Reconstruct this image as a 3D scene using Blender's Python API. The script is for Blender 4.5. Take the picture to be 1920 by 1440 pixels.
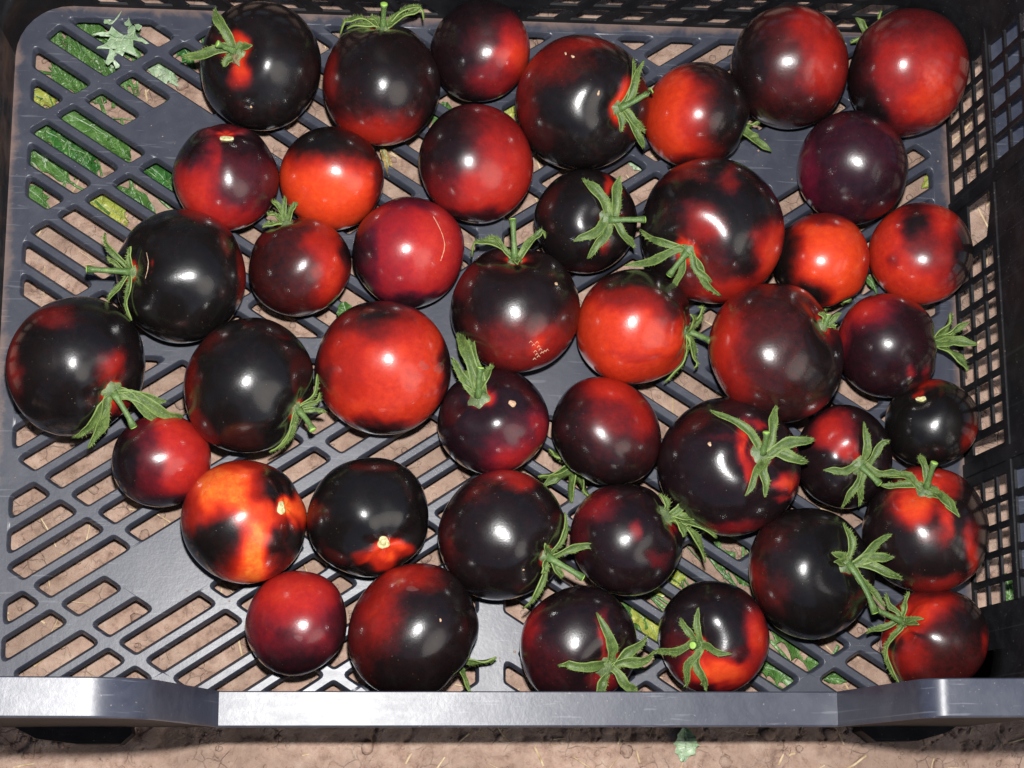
import bpy, math, random
import numpy as np
from mathutils import Vector, noise
from mathutils.geometry import delaunay_2d_cdt

S = bpy.context.scene
for o in list(bpy.data.objects): bpy.data.objects.remove(o, do_unlink=True)
COL = S.collection

# ------------------------------------------------------------------ camera
F = 3589.5                       # focal length in pixels of the 1920 wide photograph
CAMH = 1.08                      # metres above the crate's floor; the camera stands over the origin
V1 = np.array([-71., -16550., F]); N = np.array([-350., 780., F])
dY = V1/np.linalg.norm(V1); dD = N - N.dot(dY)*dY; dD /= np.linalg.norm(dD)
dZ = -dD; dX = np.cross(dY, dZ)
RWC = np.array([dX, dY, dZ]).T   # world -> camera (x right, y down, z forward)
CAM = np.array([0., 0., CAMH])
cam = bpy.data.cameras.new('camera'); camo = bpy.data.objects.new('camera', cam); COL.objects.link(camo)
cam.sensor_width = 36; cam.lens = F/1920*36; cam.clip_start = 0.02; cam.clip_end = 200
from mathutils import Matrix
r0, r1, r2 = RWC[0], -RWC[1], -RWC[2]      # camera right / up / back in world
camo.matrix_world = Matrix(((r0[0], r1[0], r2[0], CAM[0]), (r0[1], r1[1], r2[1], CAM[1]), (r0[2], r1[2], r2[2], CAM[2]), (0, 0, 0, 1)))
S.camera = camo
S.render.resolution_x = 1024; S.render.resolution_y = 768

# ------------------------------------------------------------------ sky, sun, flash, exposure
SUN_EL, SUN_AZ = 42, 128          # elevation, compass direction (clockwise from +y)
w = bpy.data.worlds.new('World'); S.world = w; w.use_nodes = True
nt = w.node_tree; nt.nodes.clear()
out = nt.nodes.new('ShaderNodeOutputWorld'); bg = nt.nodes.new('ShaderNodeBackground')
sky = nt.nodes.new('ShaderNodeTexSky'); sky.sky_type = 'NISHITA'; sky.sun_disc = False
sky.sun_elevation = math.radians(SUN_EL); sky.sun_rotation = math.radians(SUN_AZ)
nt.links.new(sky.outputs[0], bg.inputs[0]); nt.links.new(bg.outputs[0], out.inputs[0])
bg.inputs[1].default_value = 0.05
sun = bpy.data.lights.new('sun', 'SUN'); sun.energy = 0.5; sun.angle = math.radians(42); sun.color = (1, .95, .87)
so = bpy.data.objects.new('sun', sun); COL.objects.link(so)
sd = Vector((math.sin(math.radians(SUN_AZ))*math.cos(math.radians(SUN_EL)), math.cos(math.radians(SUN_AZ))*math.cos(math.radians(SUN_EL)), math.sin(math.radians(SUN_EL))))
so.rotation_euler = sd.to_track_quat('Z', 'Y').to_euler()
fl = bpy.data.lights.new('camera_flash', 'POINT'); fl.energy = 82; fl.shadow_soft_size = 0.013; fl.color = (1, .985, .97)
flo = bpy.data.objects.new('camera_flash', fl); COL.objects.link(flo); flo.location = (0.01, 0.085, CAMH+.005)
S.view_settings.view_transform = 'Standard'; S.view_settings.look = 'None'; S.view_settings.exposure = 0; S.view_settings.gamma = 1
S.render.engine = 'CYCLES'; S.cycles.max_bounces = 6; S.cycles.samples = 160

# ------------------------------------------------------------------ helpers
def ray(px, py):
    d = RWC.T @ np.array([px-960., py-720., F]); return d/np.linalg.norm(d)
def at(px, py, z=0.):
    d = ray(px, py); return CAM + d*((z-CAM[2])/d[2])
RIGHT, DOWN = RWC[0].copy(), RWC[1].copy()

def mesh(name, verts, faces, mat=None, parent=None, smooth=True, origin=(0, 0, 0)):
    me = bpy.data.meshes.new(name)
    o3 = np.asarray(origin, float)
    vs = (np.asarray(verts, float)-o3)
    me.from_pydata([tuple(v) for v in vs], [], faces); me.update()
    if smooth: me.polygons.foreach_set('use_smooth', [True]*len(me.polygons))
    ob = bpy.data.objects.new(name, me); COL.objects.link(ob)
    if mat: me.materials.append(mat)
    if parent is not None:
        ob.parent = parent
        ob.location = o3 - np.array(parent.get('_o', (0, 0, 0)))
    else: ob.location = o3
    ob['_o'] = [float(x) for x in o3]
    return ob
def thing(name, label, cat, loc, group=None):
    o = bpy.data.objects.new(name, None); COL.objects.link(o); o.location = loc; o.empty_display_size = .02
    o['_o'] = [float(x) for x in loc]; tag(o, label, cat, group); return o
def tag(o, label, cat, group=None):
    o['label'] = label; o['category'] = cat
    if group: o['group'] = group
    return o

class M:                                    # tiny node helper
    def __init__(s, name):
        s.m = bpy.data.materials.new(name); s.m.use_nodes = True; s.t = s.m.node_tree; s.b = s.t.nodes['Principled BSDF']
        s.co = s.n('ShaderNodeTexCoord').outputs['Object']
    def n(s, t, **k):
        x = s.t.nodes.new(t)
        for a, v in k.items(): setattr(x, a, v)
        return x
    def l(s, a, b): s.t.links.new(a, b)
    def put(s, sock, v):
        if isinstance(v, bpy.types.NodeSocket): s.l(v, sock)
        else: sock.default_value = v
    def noise(s, scale, detail=4, rough=.55, co=None, dist=0):
        x = s.n('ShaderNodeTexNoise'); x.inputs['Scale'].default_value = scale; x.inputs['Detail'].default_value = detail
        x.inputs['Roughness'].default_value = rough; x.inputs['Distortion'].default_value = dist; s.l(co or s.co, x.inputs['Vector']); return x.outputs['Fac']
    def vor(s, scale, feat='F1', co=None, out='Distance'):
        x = s.n('ShaderNodeTexVoronoi', feature=feat); x.inputs['Scale'].default_value = scale; s.l(co or s.co, x.inputs['Vector']); return x.outputs[out]
    def ramp(s, f, stops, interp='LINEAR'):
        x = s.n('ShaderNodeValToRGB'); r = x.color_ramp; r.interpolation = interp
        while len(r.elements) < len(stops): r.elements.new(.5)
        for e, (p, c) in zip(r.elements, stops):
            e.position = p; e.color = (c, c, c, 1) if not isinstance(c, tuple) else (*c, 1)
        s.l(f, x.inputs[0]); return x.outputs[0]
    def mix(s, f, a, b, mode='MIX'):
        x = s.n('ShaderNodeMix', data_type='RGBA', blend_type=mode); s.put(x.inputs[0], f)
        for i, v in ((6, a), (7, b)): s.put(x.inputs[i], (*v, 1) if isinstance(v, tuple) else v)
        return x.outputs[2]
    def math(s, op, a, b=0.):
        x = s.n('ShaderNodeMath', operation=op); s.put(x.inputs[0], a); s.put(x.inputs[1], b); return x.outputs[0]
    def bump(s, h, dist, strength=1, prev=None):
        x = s.n('ShaderNodeBump'); x.inputs['Strength'].default_value = strength; x.inputs['Distance'].default_value = dist
        s.l(h, x.inputs['Height'])
        if prev: s.l(prev, x.inputs['Normal'])
        s.l(x.outputs[0], s.b.inputs['Normal']); return x.outputs[0]
    def set(s, **k):
        for a, v in k.items():
            so_ = s.b.inputs[a.replace('_', ' ')]
            if isinstance(v, tuple): v = (*v, 1)
            s.put(so_, v)
        return s.m

# ------------------------------------------------------------------ materials
def plastic(name, col, rough, dust, mud=0., rv=.22, spec=.5, floor=False):
    m = M(name)
    n1 = m.noise(14, 5, .6); n2 = m.noise(420, 3, .7); n3 = m.noise(60, 4, .65, dist=.6)
    st = m.n('ShaderNodeMapping'); st.inputs['Scale'].default_value = (1, 3, 1); st.inputs['Rotation'].default_value = (0, 0, .58); m.l(m.co, st.inputs[0])
    n4 = m.noise(90, 3, .6, co=st.outputs[0])
    d = m.math('MULTIPLY', m.ramp(n3, [(.42, 0.), (.75, 1.)]), dust)
    c = m.mix(d, col, (.19, .19, .21))
    sp = m.ramp(m.noise(700, 2, .5), [(.70, 0.), (.76, 1.)])
    c = m.mix(m.math('MULTIPLY', sp, .35), c, (.35, .31, .27))
    if mud:
        c = m.mix(m.math('MULTIPLY', m.ramp(n1, [(.5, 0.), (.68, 1.)]), mud), c, (.16, .085, .055))
    r = m.math('ADD', m.math('MULTIPLY', n1, rv), rough-rv/2)
    r = m.math('ADD', r, m.math('MULTIPLY', n4, .06))
    h = m.math('ADD', m.math('MULTIPLY', n2, .35), m.math('MULTIPLY', n3, .5))
    m.bump(h, .0003, .45)
    # fine scratches in two directions
    for (rot, sc) in ((.5, 37), (-.7, 29)):
        mp_ = m.n('ShaderNodeMapping'); mp_.inputs['Scale'].default_value = (sc, sc*14, 1); mp_.inputs['Rotation'].default_value = (0, 0, rot); m.l(m.co, mp_.inputs[0])
        sv = m.noise(1, 2, .5, co=mp_.outputs[0], dist=.3); sl = m.ramp(sv, [(.665, 0.), (.70, 1.)])
        c = m.mix(m.math('MULTIPLY', sl, .16 if spec > .3 else .03), c, (.30, .31, .34))
    if floor:
        sep = m.n('ShaderNodeSeparateXYZ'); m.l(m.co, sep.inputs[0])
        ex = m.math('DIVIDE', m.math('ABSOLUTE', m.math('SUBTRACT', sep.outputs[0], .0915)), .2795); ey = m.math('ABSOLUTE', m.math('SUBTRACT', sep.outputs[1], .2545)); ey = m.math('ADD', m.math('SUBTRACT', ey, .2055), .2795); ey = m.math('DIVIDE', ey, .2795)
        e = m.math('MAXIMUM', ex, ey); e = m.math('ADD', e, m.math('MULTIPLY', m.math('SUBTRACT', n3, .5), .05))
        c = m.mix(m.math('MULTIPLY', m.ramp(e, [(.984, 0.), (1.0, 1.)]), .5), c, (.25, .155, .115))
    return m.set(Base_Color=c, Roughness=r, Specular_IOR_Level=spec)
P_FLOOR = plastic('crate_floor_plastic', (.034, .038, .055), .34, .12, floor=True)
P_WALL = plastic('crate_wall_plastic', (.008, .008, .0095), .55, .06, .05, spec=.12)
P_MUD = plastic('dusty_wall_plastic', (.012, .012, .014), .6, .25, .75, spec=.15)
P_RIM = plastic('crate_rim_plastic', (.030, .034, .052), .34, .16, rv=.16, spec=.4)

def tomato_mat():
    m = M('tomato_skin')
    a = m.n('ShaderNodeAttribute'); a.attribute_name = 'ripe'; a2 = m.n('ShaderNodeAttribute'); a2.attribute_name = 'purple'
    n1 = m.noise(260, 5, .7); n2 = m.noise(1500, 2, .6)
    v = m.math('ADD', a.outputs['Fac'], m.math('MULTIPLY', m.math('SUBTRACT', n1, .5), .26))
    v = m.math('ADD', v, m.math('MULTIPLY', m.math('SUBTRACT', n2, .5), .10))
    c = m.ramp(v, [(0, (.0055, .0045, .0045)), (.10, (.011, .005, .005)), (.26, (.062, .007, .0055)), (.46, (.21, .010, .006)), (.64, (.37, .017, .007)), (.80, (.58, .042, .010)), (.90, (.68, .075, .014)), (1., (.78, .20, .026))])
    pc = m.ramp(v, [(0, (.006, .004, .006)), (.13, (.024, .005, .010)), (.35, (.085, .007, .020)), (.6, (.30, .012, .018)), (1., (.7, .05, .02))])
    c = m.mix(a2.outputs['Fac'], c, pc)
    # tiny pale gland dots and dust
    vd = m.vor(430); dots = m.ramp(vd, [(.04, 1.), (.10, 0.)])
    gate = m.ramp(m.noise(55, 3, .6), [(.42, 0.), (.60, 1.)])
    gate2 = m.ramp(m.vor(430, out='Color'), [(.62, 0.), (.68, 1.)])
    dd = m.math('MULTIPLY', m.math('MULTIPLY', dots, gate2), m.math('ADD', m.math('MULTIPLY', gate, .55), .05))
    c = m.mix(dd, c, (.55, .36, .16))
    bloom = m.math('MULTIPLY', m.ramp(m.noise(32, 5, .7, dist=1.2), [(.5, 0.), (.8, 1.)]), .02)
    c = m.mix(bloom, c, (.42, .40, .40))
    h = m.math('ADD', m.math('MULTIPLY', m.noise(900, 2, .5), .6), m.math('MULTIPLY', m.noise(2400, 1, .5), .4))
    b1 = m.bump(h, .00010, .55)
    m.bump(m.noise(45, 2, .5), .0009, .35, b1)
    r = m.math('ADD', m.math('MULTIPLY', m.noise(70, 4, .7), .22), .17)
    cr = m.math('ADD', m.math('MULTIPLY', m.noise(38, 4, .65), .16), .035)
    m.l(b1, m.b.inputs['Coat Normal'])
    return m.set(Base_Color=c, Roughness=r, Specular_IOR_Level=.38, Coat_Weight=.8, Coat_IOR=1.42, Coat_Roughness=cr, Subsurface_Weight=0.0)
T_SKIN = tomato_mat()

def green(name, c1, c2, c3, scale=220, fuzz=.5, rough=.5, edge=False):
    m = M(name)
    n1 = m.noise(scale, 4, .65); n2 = m.noise(60, 3, .6)
    c = m.ramp(n1, [(.3, c1), (.55, c2), (.75, c3)])
    c = m.mix(m.math('MULTIPLY', n2, .5), c, c1)
    if edge:
        ea = m.n('ShaderNodeAttribute'); ea.attribute_name = 'edge'
        c = m.mix(m.ramp(ea.outputs['Fac'], [(0., .55), (.35, 0.)]), c, tuple(x*.45 for x in c1)); c = m.mix(m.ramp(ea.outputs['Fac'], [(.75, 0.), (1., .55)]), c, tuple(min(1, x*1.5) for x in c3))
    dots = m.ramp(m.vor(1500), [(.14, 1.), (.28, 0.)]); gt = m.ramp(m.vor(1500, out='Color'), [(.45, 0.), (.5, 1.)])
    c = m.mix(m.math('MULTIPLY', m.math('MULTIPLY', dots, gt), fuzz), c, (.55, .55, .20))
    m.bump(m.noise(900, 3, .7), .0003, .6)
    return m.set(Base_Color=c, Roughness=rough, Specular_IOR_Level=.4)
G_SEP = green('sepal_green', (.040, .078, .018), (.098, .150, .036), (.20, .27, .075), edge=True)
G_HUB = green('calyx_hub_green', (.075, .11, .055), (.14, .19, .08), (.30, .33, .12), fuzz=.8)
G_STEM = green('stem_green', (.05, .10, .025), (.10, .175, .05), (.20, .29, .10), fuzz=.8)
G_CUT = green('cut_stem_green', (.22, .40, .06), (.36, .55, .12), (.55, .66, .25), fuzz=0)
G_DRY = green('dry_sepal', (.16, .12, .06), (.26, .20, .11), (.36, .29, .17), fuzz=.3)
def leafmat(name, a, b, c):
    m = M(name)
    v = m.vor(230, 'DISTANCE_TO_EDGE'); vein = m.ramp(v, [(0., 0.), (.09, 1.)])
    n = m.noise(60, 5, .7, dist=.8); col = m.ramp(n, [(.32, a), (.55, b), (.74, c)])
    col = m.mix(m.math('MULTIPLY', m.math('SUBTRACT', 1., vein), .22), col, c)
    m.bump(m.math('ADD', m.math('MULTIPLY', vein, .6), m.noise(300, 3, .6)), .0006, .8)
    return m.set(Base_Color=col, Roughness=.42, Specular_IOR_Level=.5)
LEAF = {'green': leafmat('leaf_green', (.025, .075, .012), (.065, .155, .030), (.24, .37, .15)),
        'dark': leafmat('leaf_dark', (.014, .055, .010), (.03, .12, .02), (.08, .22, .05)),
        'pale': leafmat('leaf_pale', (.14, .24, .10), (.30, .40, .25), (.55, .62, .48)),
        'yellow': leafmat('leaf_yellow', (.16, .22, .03), (.32, .34, .06), (.45, .42, .12)),
        'tan': leafmat('leaf_tan', (.22, .15, .05), (.36, .25, .09), (.5, .38, .18))}
m = M('scar_cream'); SCAR = m.set(Base_Color=m.ramp(m.noise(500, 3, .6), [(.35, (.42, .40, .16)), (.6, (.66, .62, .34)), (.75, (.75, .72, .5))]), Roughness=.6)
m.bump(m.noise(700, 3, .6), .0005, .7)
m = M('scar_tan'); SCAR_T = m.set(Base_Color=m.ramp(m.noise(900, 3, .6), [(.35, (.36, .19, .10)), (.65, (.58, .42, .28))]), Roughness=.7)
m = M('water_mark'); WMARK = m.set(Base_Color=(.32, .17, .16), Roughness=.55, Alpha=.16)
m = M('straw'); STRAW = m.set(Base_Color=m.ramp(m.noise(200, 3, .6), [(.3, (.30, .19, .09)), (.7, (.62, .50, .32))]), Roughness=.8)

def soil():
    m = M('dry_red_soil')
    n1 = m.noise(16, 5, .6); n2 = m.noise(110, 6, .7); n3 = m.noise(900, 3, .7)
    c = m.ramp(n2, [(.30, (.195, .12, .09)), (.46, (.36, .238, .182)), (.70, (.49, .36, .285))])
    c = m.mix(m.ramp(n1, [(.42, 0.), (.66, .75)]), c, (.24, .165, .125))
    org = m.ramp(m.noise(70, 5, .75, dist=1.5), [(.60, 0.), (.70, .8)])
    c = m.mix(org, c, (.10, .062, .038))
    wv = m.n('ShaderNodeVectorMath', operation='ADD'); nn = m.n('ShaderNodeTexNoise'); nn.inputs['Scale'].default_value = 90
    m.l(m.co, nn.inputs['Vector']); sc = m.n('ShaderNodeVectorMath', operation='SCALE'); sc.inputs['Scale'].default_value = .007; m.l(nn.outputs['Color'], sc.inputs[0])
    m.l(m.co, wv.inputs[0]); m.l(sc.outputs[0], wv.inputs[1])
    ck = m.vor(120, 'DISTANCE_TO_EDGE', co=wv.outputs[0]); crack = m.ramp(ck, [(0., 0.), (.05, 1.)])
    gate = m.ramp(m.noise(40, 3, .6), [(.48, 0.), (.64, 1.)])
    cm = m.math('MULTIPLY', m.math('SUBTRACT', 1., crack), gate)
    c = m.mix(m.math('MULTIPLY', cm, .14), c, (.07, .04, .03))
    h = m.math('ADD', m.math('MULTIPLY', n2, .8), m.math('MULTIPLY', n3, .22)); h = m.math('SUBTRACT', h, m.math('MULTIPLY', cm, .3))
    m.bump(h, .0035, .8)
    return m.set(Base_Color=c, Roughness=.93, Specular_IOR_Level=.25)
SOIL = soil()

# ------------------------------------------------------------------ ground
ZG = -0.024
def voronoi2(X, Y, cell, seed, jit=.85):
    rs = np.random.RandomState(seed); K = 512; jx = rs.rand(K, K)*jit; jy = rs.rand(K, K)*jit; hv = rs.rand(K, K)
    u, v = X/cell, Y/cell; iu, iv = np.floor(u).astype(int), np.floor(v).astype(int)
    f1 = np.full(X.shape, 9.); f2 = f1.copy(); h = np.zeros(X.shape)
    for a in (-1, 0, 1):
        for b in (-1, 0, 1):
            cu, cv = iu+a, iv+b; ku, kv = cu % K, cv % K
            d = np.hypot(cu+jx[ku, kv]-u, cv+jy[ku, kv]-v)
            nw = d < f1; f2 = np.where(nw, f1, np.minimum(f2, d)); h = np.where(nw, hv[ku, kv], h); f1 = np.where(nw, d, f1)
    return f1, f2, h
def fbm(X, Y, sc, seed, oc=4):
    rs = np.random.RandomState(seed); T = rs.rand(256, 256); r = np.zeros(X.shape); a = 1.; tot = 0
    for k in range(oc):
        u, v = X*sc+k*17.3, Y*sc+k*9.1; iu, iv = np.floor(u).astype(int), np.floor(v).astype(int); fu, fv = u-iu, v-iv
        fu = fu*fu*(3-2*fu); fv = fv*fv*(3-2*fv); g = lambda i, j: T[i % 256, j % 256]
        r += a*((g(iu, iv)*(1-fu)+g(iu+1, iv)*fu)*(1-fv)+(g(iu, iv+1)*(1-fu)+g(iu+1, iv+1)*fu)*fv); tot += a; a *= .5; sc *= 2.03
    return r/tot
def axis(lo, hi, step, far):
    c = np.arange(lo, hi, step); k = [lo]; s = step
    L = []; x = lo
    while x > -far: s *= 1.35; x -= s; L.append(x)
    Rr = []; x = c[-1]; s = step
    while x < far: s *= 1.35; x += s; Rr.append(x)
    return np.concatenate([L[::-1], c, Rr])
gx = axis(-.23, .45, .0015, 12); gy = axis(-.03, .50, .0015, 12)
X, Y = np.meshgrid(gx, gy, indexing='ij')
wx = (fbm(X, Y, 60, 5)-.5)*.014; wy = (fbm(X, Y, 60, 6)-.5)*.014
f1, f2, hc = voronoi2(X+wx, Y+wy, .030, 1); e1 = f2-f1
g1, g2, hd = voronoi2(X+wx, Y+wy, .011, 2); e2 = g2-g1
gate = np.clip((fbm(X, Y, 22, 9)-.42)*6, 0, 1)
Z = (fbm(X, Y, 12, 3)-.5)*.010 + (hc-.5)*.0022 + (hd-.5)*.0018*gate + (fbm(X, Y, 160, 4, 3)-.5)*.0022
Z -= .0026*np.exp(-(e1/.025)**2)*np.clip((fbm(X, Y, 30, 33)-.40)*7, 0, 1) + .0016*gate*np.exp(-(e2/.06)**2)
Z = ZG + Z*np.clip(1.6-np.hypot(X-.1, Y-.25)/1.2, 0, 1)
nx, ny = X.shape
vs = np.stack([X.ravel(), Y.ravel(), Z.ravel()], 1)
i = np.arange(nx-1)[:, None]*ny+np.arange(ny-1)[None]; fc = np.stack([i, i+ny, i+ny+1, i+1], -1).reshape(-1, 4)
me = bpy.data.meshes.new('ground'); me.vertices.add(len(vs)); me.vertices.foreach_set('co', vs.ravel())
me.loops.add(fc.size); me.loops.foreach_set('vertex_index', fc.ravel()); me.polygons.add(len(fc))
me.polygons.foreach_set('loop_start', np.arange(len(fc))*4); me.polygons.foreach_set('loop_total', np.full(len(fc), 4)); me.update(); me.validate()
me.polygons.foreach_set('use_smooth', [True]*len(fc)); me.materials.append(SOIL)
gr = bpy.data.objects.new('ground', me); COL.objects.link(gr); gr['kind'] = 'structure'; gr['label'] = 'dry reddish cracked soil under the crate'
def gz(x, y):
    a = min(max(np.searchsorted(gx, x), 1), nx-2); b = min(max(np.searchsorted(gy, y), 1), ny-2); return float(Z[a, b])

# loose litter: straw bits and little clods, joined
rnd = random.Random(4)
V, Fc = [], []
def bit(p, L, wd, ang, tilt=.1, h=.0006):
    c, s = math.cos(ang), math.sin(ang); n = len(V)
    for t in (-.5, 0, .5):
        bend = (.25-t*t)*L*.25*rnd.uniform(-1, 1)
        for q, hh in ((-1, 0), (0, h*1.6), (1, 0)):
            V.append((p[0]+c*t*L-s*(q*wd/2+bend), p[1]+s*t*L+c*(q*wd/2+bend), p[2]+hh+abs(t)*0+t*tilt*L+.0006))
    for k in range(2):
        for q in range(2): a = n+k*3+q; Fc.append((a, a+1, a+4, a+3))
for k in range(900):
    x, y = rnd.uniform(-.22, .44), rnd.uniform(-.03, .5)
    if fbm(np.array([[x]]), np.array([[y]]), 14, 21)[0, 0] < .47 and rnd.random() < .8: continue
    bit((x, y, gz(x, y)), rnd.choice((.004, .007, .012, .018)), rnd.uniform(.0005, .0014), rnd.uniform(0, 6.3), rnd.uniform(-.15, .25))
o = mesh('straw_litter', V, Fc, STRAW); o['kind'] = 'stuff'; o['label'] = 'dry straw bits scattered over the red soil'
V, Fc = [], []
ICO = None
import bmesh
bm = bmesh.new(); bmesh.ops.create_icosphere(bm, subdivisions=2, radius=1); ICO = (np.array([v.co[:] for v in bm.verts]), [[v.index for v in f.verts] for f in bm.faces]); bm.free()
rs = np.random.RandomState(8)
for k in range(2400):
    x, y = rs.uniform(-.22, .44), rs.uniform(-.03, .5); r = rs.choice([.0008, .0013, .0022, .0042], p=[.45, .3, .18, .07])
    n = len(V); d = ICO[0]*(1+.35*(rs.rand(len(ICO[0]), 1)-.5)); d = d*np.array([1, rs.uniform(.6, 1), rs.uniform(.45, .8)])*r
    a = rs.rand()*6; c, s = math.cos(a), math.sin(a); d = np.stack([d[:, 0]*c-d[:, 1]*s, d[:, 0]*s+d[:, 1]*c, d[:, 2]], 1)
    V.extend((d+np.array([x, y, gz(x, y)+r*.15])).tolist()); Fc.extend([[q+n for q in f] for f in ICO[1]])
o = mesh('soil_crumbs', V, Fc, SOIL); o['kind'] = 'stuff'; o['label'] = 'small crumbs of dry soil lying on the ground'

V, Fc = [], []
for k in range(260):
    q = rnd.random()
    if q < .62: px, py = rnd.uniform(95, 260), rnd.uniform(40, 190)
    elif q < .8: px, py = rnd.uniform(30, 330), rnd.uniform(210, 400)
    else: px, py = rnd.uniform(1200, 1560), rnd.uniform(1030, 1280)
    p = at(px, py, ZG); bit((p[0], p[1], gz(p[0], p[1])+.003+rnd.random()*.002), rnd.uniform(.010, .026), rnd.uniform(.0007, .0022), rnd.gauss(1.9, .5), rnd.uniform(-.2, .3), .0004)
o = mesh('grass_clippings', V, Fc, LEAF['green']); o['kind'] = 'stuff'; o['label'] = 'thin green grass clippings on the soil under the back left slots'

# ------------------------------------------------------------------ crate
CX, YC = .0915, .2545; HX, HY = .2795, .2055     # floor centre and half size
HL, HH = .085, .200                              # rim height in the middle of the front / at the corners
crate = thing('crate', 'black slotted plastic crate holding the tomatoes on bare soil', 'crate', (CX, YC, ZG))

def clip(poly, a, b, c):                          # keep a*x+b*y <= c
    o = []
    for k in range(len(poly)):
        p, q = poly[k-1], poly[k]; dp, dq = a*p[0]+b*p[1]-c, a*q[0]+b*q[1]-c
        if (dp < 0) != (dq < 0): t = dp/(dp-dq); o.append((p[0]+t*(q[0]-p[0]), p[1]+t*(q[1]-p[1])))
        if dq <= 0: o.append(q)
    return o
def ccw(p):
    a = sum(p[k-1][0]*p[k][1]-p[k][0]*p[k-1][1] for k in range(len(p))); return p if a > 0 else p[::-1]
def area(p): return abs(sum(p[k-1][0]*p[k][1]-p[k][0]*p[k-1][1] for k in range(len(p))))/2
def roundp(p, off, rad, seg=4):                   # ccw convex polygon pushed out by off, corners rounded
    n = len(p); q = []
    P = [Vector(v) for v in p]
    lines = []
    for k in range(n):
        a, b = P[k], P[(k+1) % n]; d = (b-a).normalized(); nn = Vector((d.y, -d.x)); lines.append((a+nn*off, d))
    cor = []
    for k in range(n):
        (a, d), (b, e) = lines[k-1], lines[k]; den = d.x*e.y-d.y*e.x
        t = ((b.x-a.x)*e.y-(b.y-a.y)*e.x)/den if abs(den) > 1e-6 else 0; cor.append(a+d*t)
    for k in range(n):
        c = cor[k]; d0 = (cor[k-1]-c); d1 = (cor[(k+1) % n]-c); l = min(d0.length, d1.length)*.45; d0.normalize(); d1.normalize()
        ca = max(-1, min(1, d0.dot(d1))); half = math.acos(ca)/2; t = min(rad/math.tan(half), l)
        for s in range(seg+1):
            u = s/seg; a = c+d0*t; b = c+d1*t; q.append(tuple(a*(1-u)**2+c*2*u*(1-u)+b*u*u))
    return q
def dedupe(p, e=.0006):
    r = []
    for v in p:
        if not r or math.hypot(v[0]-r[-1][0], v[1]-r[-1][1]) > e: r.append(v)
    if len(r) > 1 and math.hypot(r[0][0]-r[-1][0], r[0][1]-r[-1][1]) < e: r.pop()
    return r

def plate(name, outline, holes, mp, thick, cham, rad, mat, seg=4, lip=0., skip_bottom=False):
    """flat plate with rounded-edge holes: outline and holes in (u,v); mp(u,v,w) -> xyz, w=0 the face"""
    kd = min(1., thick/(cham*2.6)); steps = [(cham, 0.), (cham*.74, lip-cham*.22*kd), (cham*.45, -cham*.85*kd), (cham*.18, -cham*1.7*kd), (0, -cham*2.3*kd), (-.0001, -thick)]
    rings = [[roundp(h, o, rad+o*.8, seg) for o, _ in steps] for h in holes]
    co = [Vector(p) for p in outline]; faces = [list(range(len(outline)))]
    for r in rings: faces.append(list(range(len(co), len(co)+len(r[0])))); co += [Vector(p) for p in r[0]]
    vo, eo, fo, ov, oe, of = delaunay_2d_cdt(co, [], faces, 1, 1e-6)
    V = [mp(p.x, p.y, 0.) for p in vo]; Fs = [list(f) for f, o in zip(fo, of) if not any(k > 0 for k in o)]
    if not skip_bottom:
        n0 = len(V); holes_b = [r[-1] for r in rings]
        co = [Vector(p) for p in outline]; faces = [list(range(len(outline)))]
        for r in holes_b: faces.append(list(range(len(co), len(co)+len(r)))); co += [Vector(p) for p in r]
        vb, _, fb, _, _, ob = delaunay_2d_cdt(co, [], faces, 1, 1e-6)
        V += [mp(p.x, p.y, -thick) for p in vb]; Fs += [[q+n0 for q in f][::-1] for f, o in zip(fb, ob) if not any(k > 0 for k in o)]
    for r in rings:
        n0 = len(V); L = len(r[0])
        for (o, wz), ring in zip(steps, r): V += [mp(p[0], p[1], wz) for p in ring]
        for k in range(len(steps)-1):
            for j in range(L): a = n0+k*L+j; b = n0+k*L+(j+1) % L; Fs.append([a, b, b+L, a+L])
    n0 = len(V); L = len(outline)
    V += [mp(p[0], p[1], 0.) for p in outline]+[mp(p[0], p[1], -thick) for p in outline]
    for j in range(L): a = n0+j; b = n0+(j+1) % L; Fs.append([a, a+L, b+L, b])
    ob = mesh(name, V, Fs, mat, crate, smooth=False)
    me = ob.data
    bmm = bmesh.new(); bmm.from_mesh(me); bmesh.ops.remove_doubles(bmm, verts=bmm.verts, dist=2e-6)
    bmesh.ops.recalc_face_normals(bmm, faces=bmm.faces)
    for f in bmm.faces: f.smooth = f.calc_area() < 2.2e-6 and f.calc_area() > 1e-12
    bmm.to_mesh(me); bmm.free()
    return ob
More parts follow.
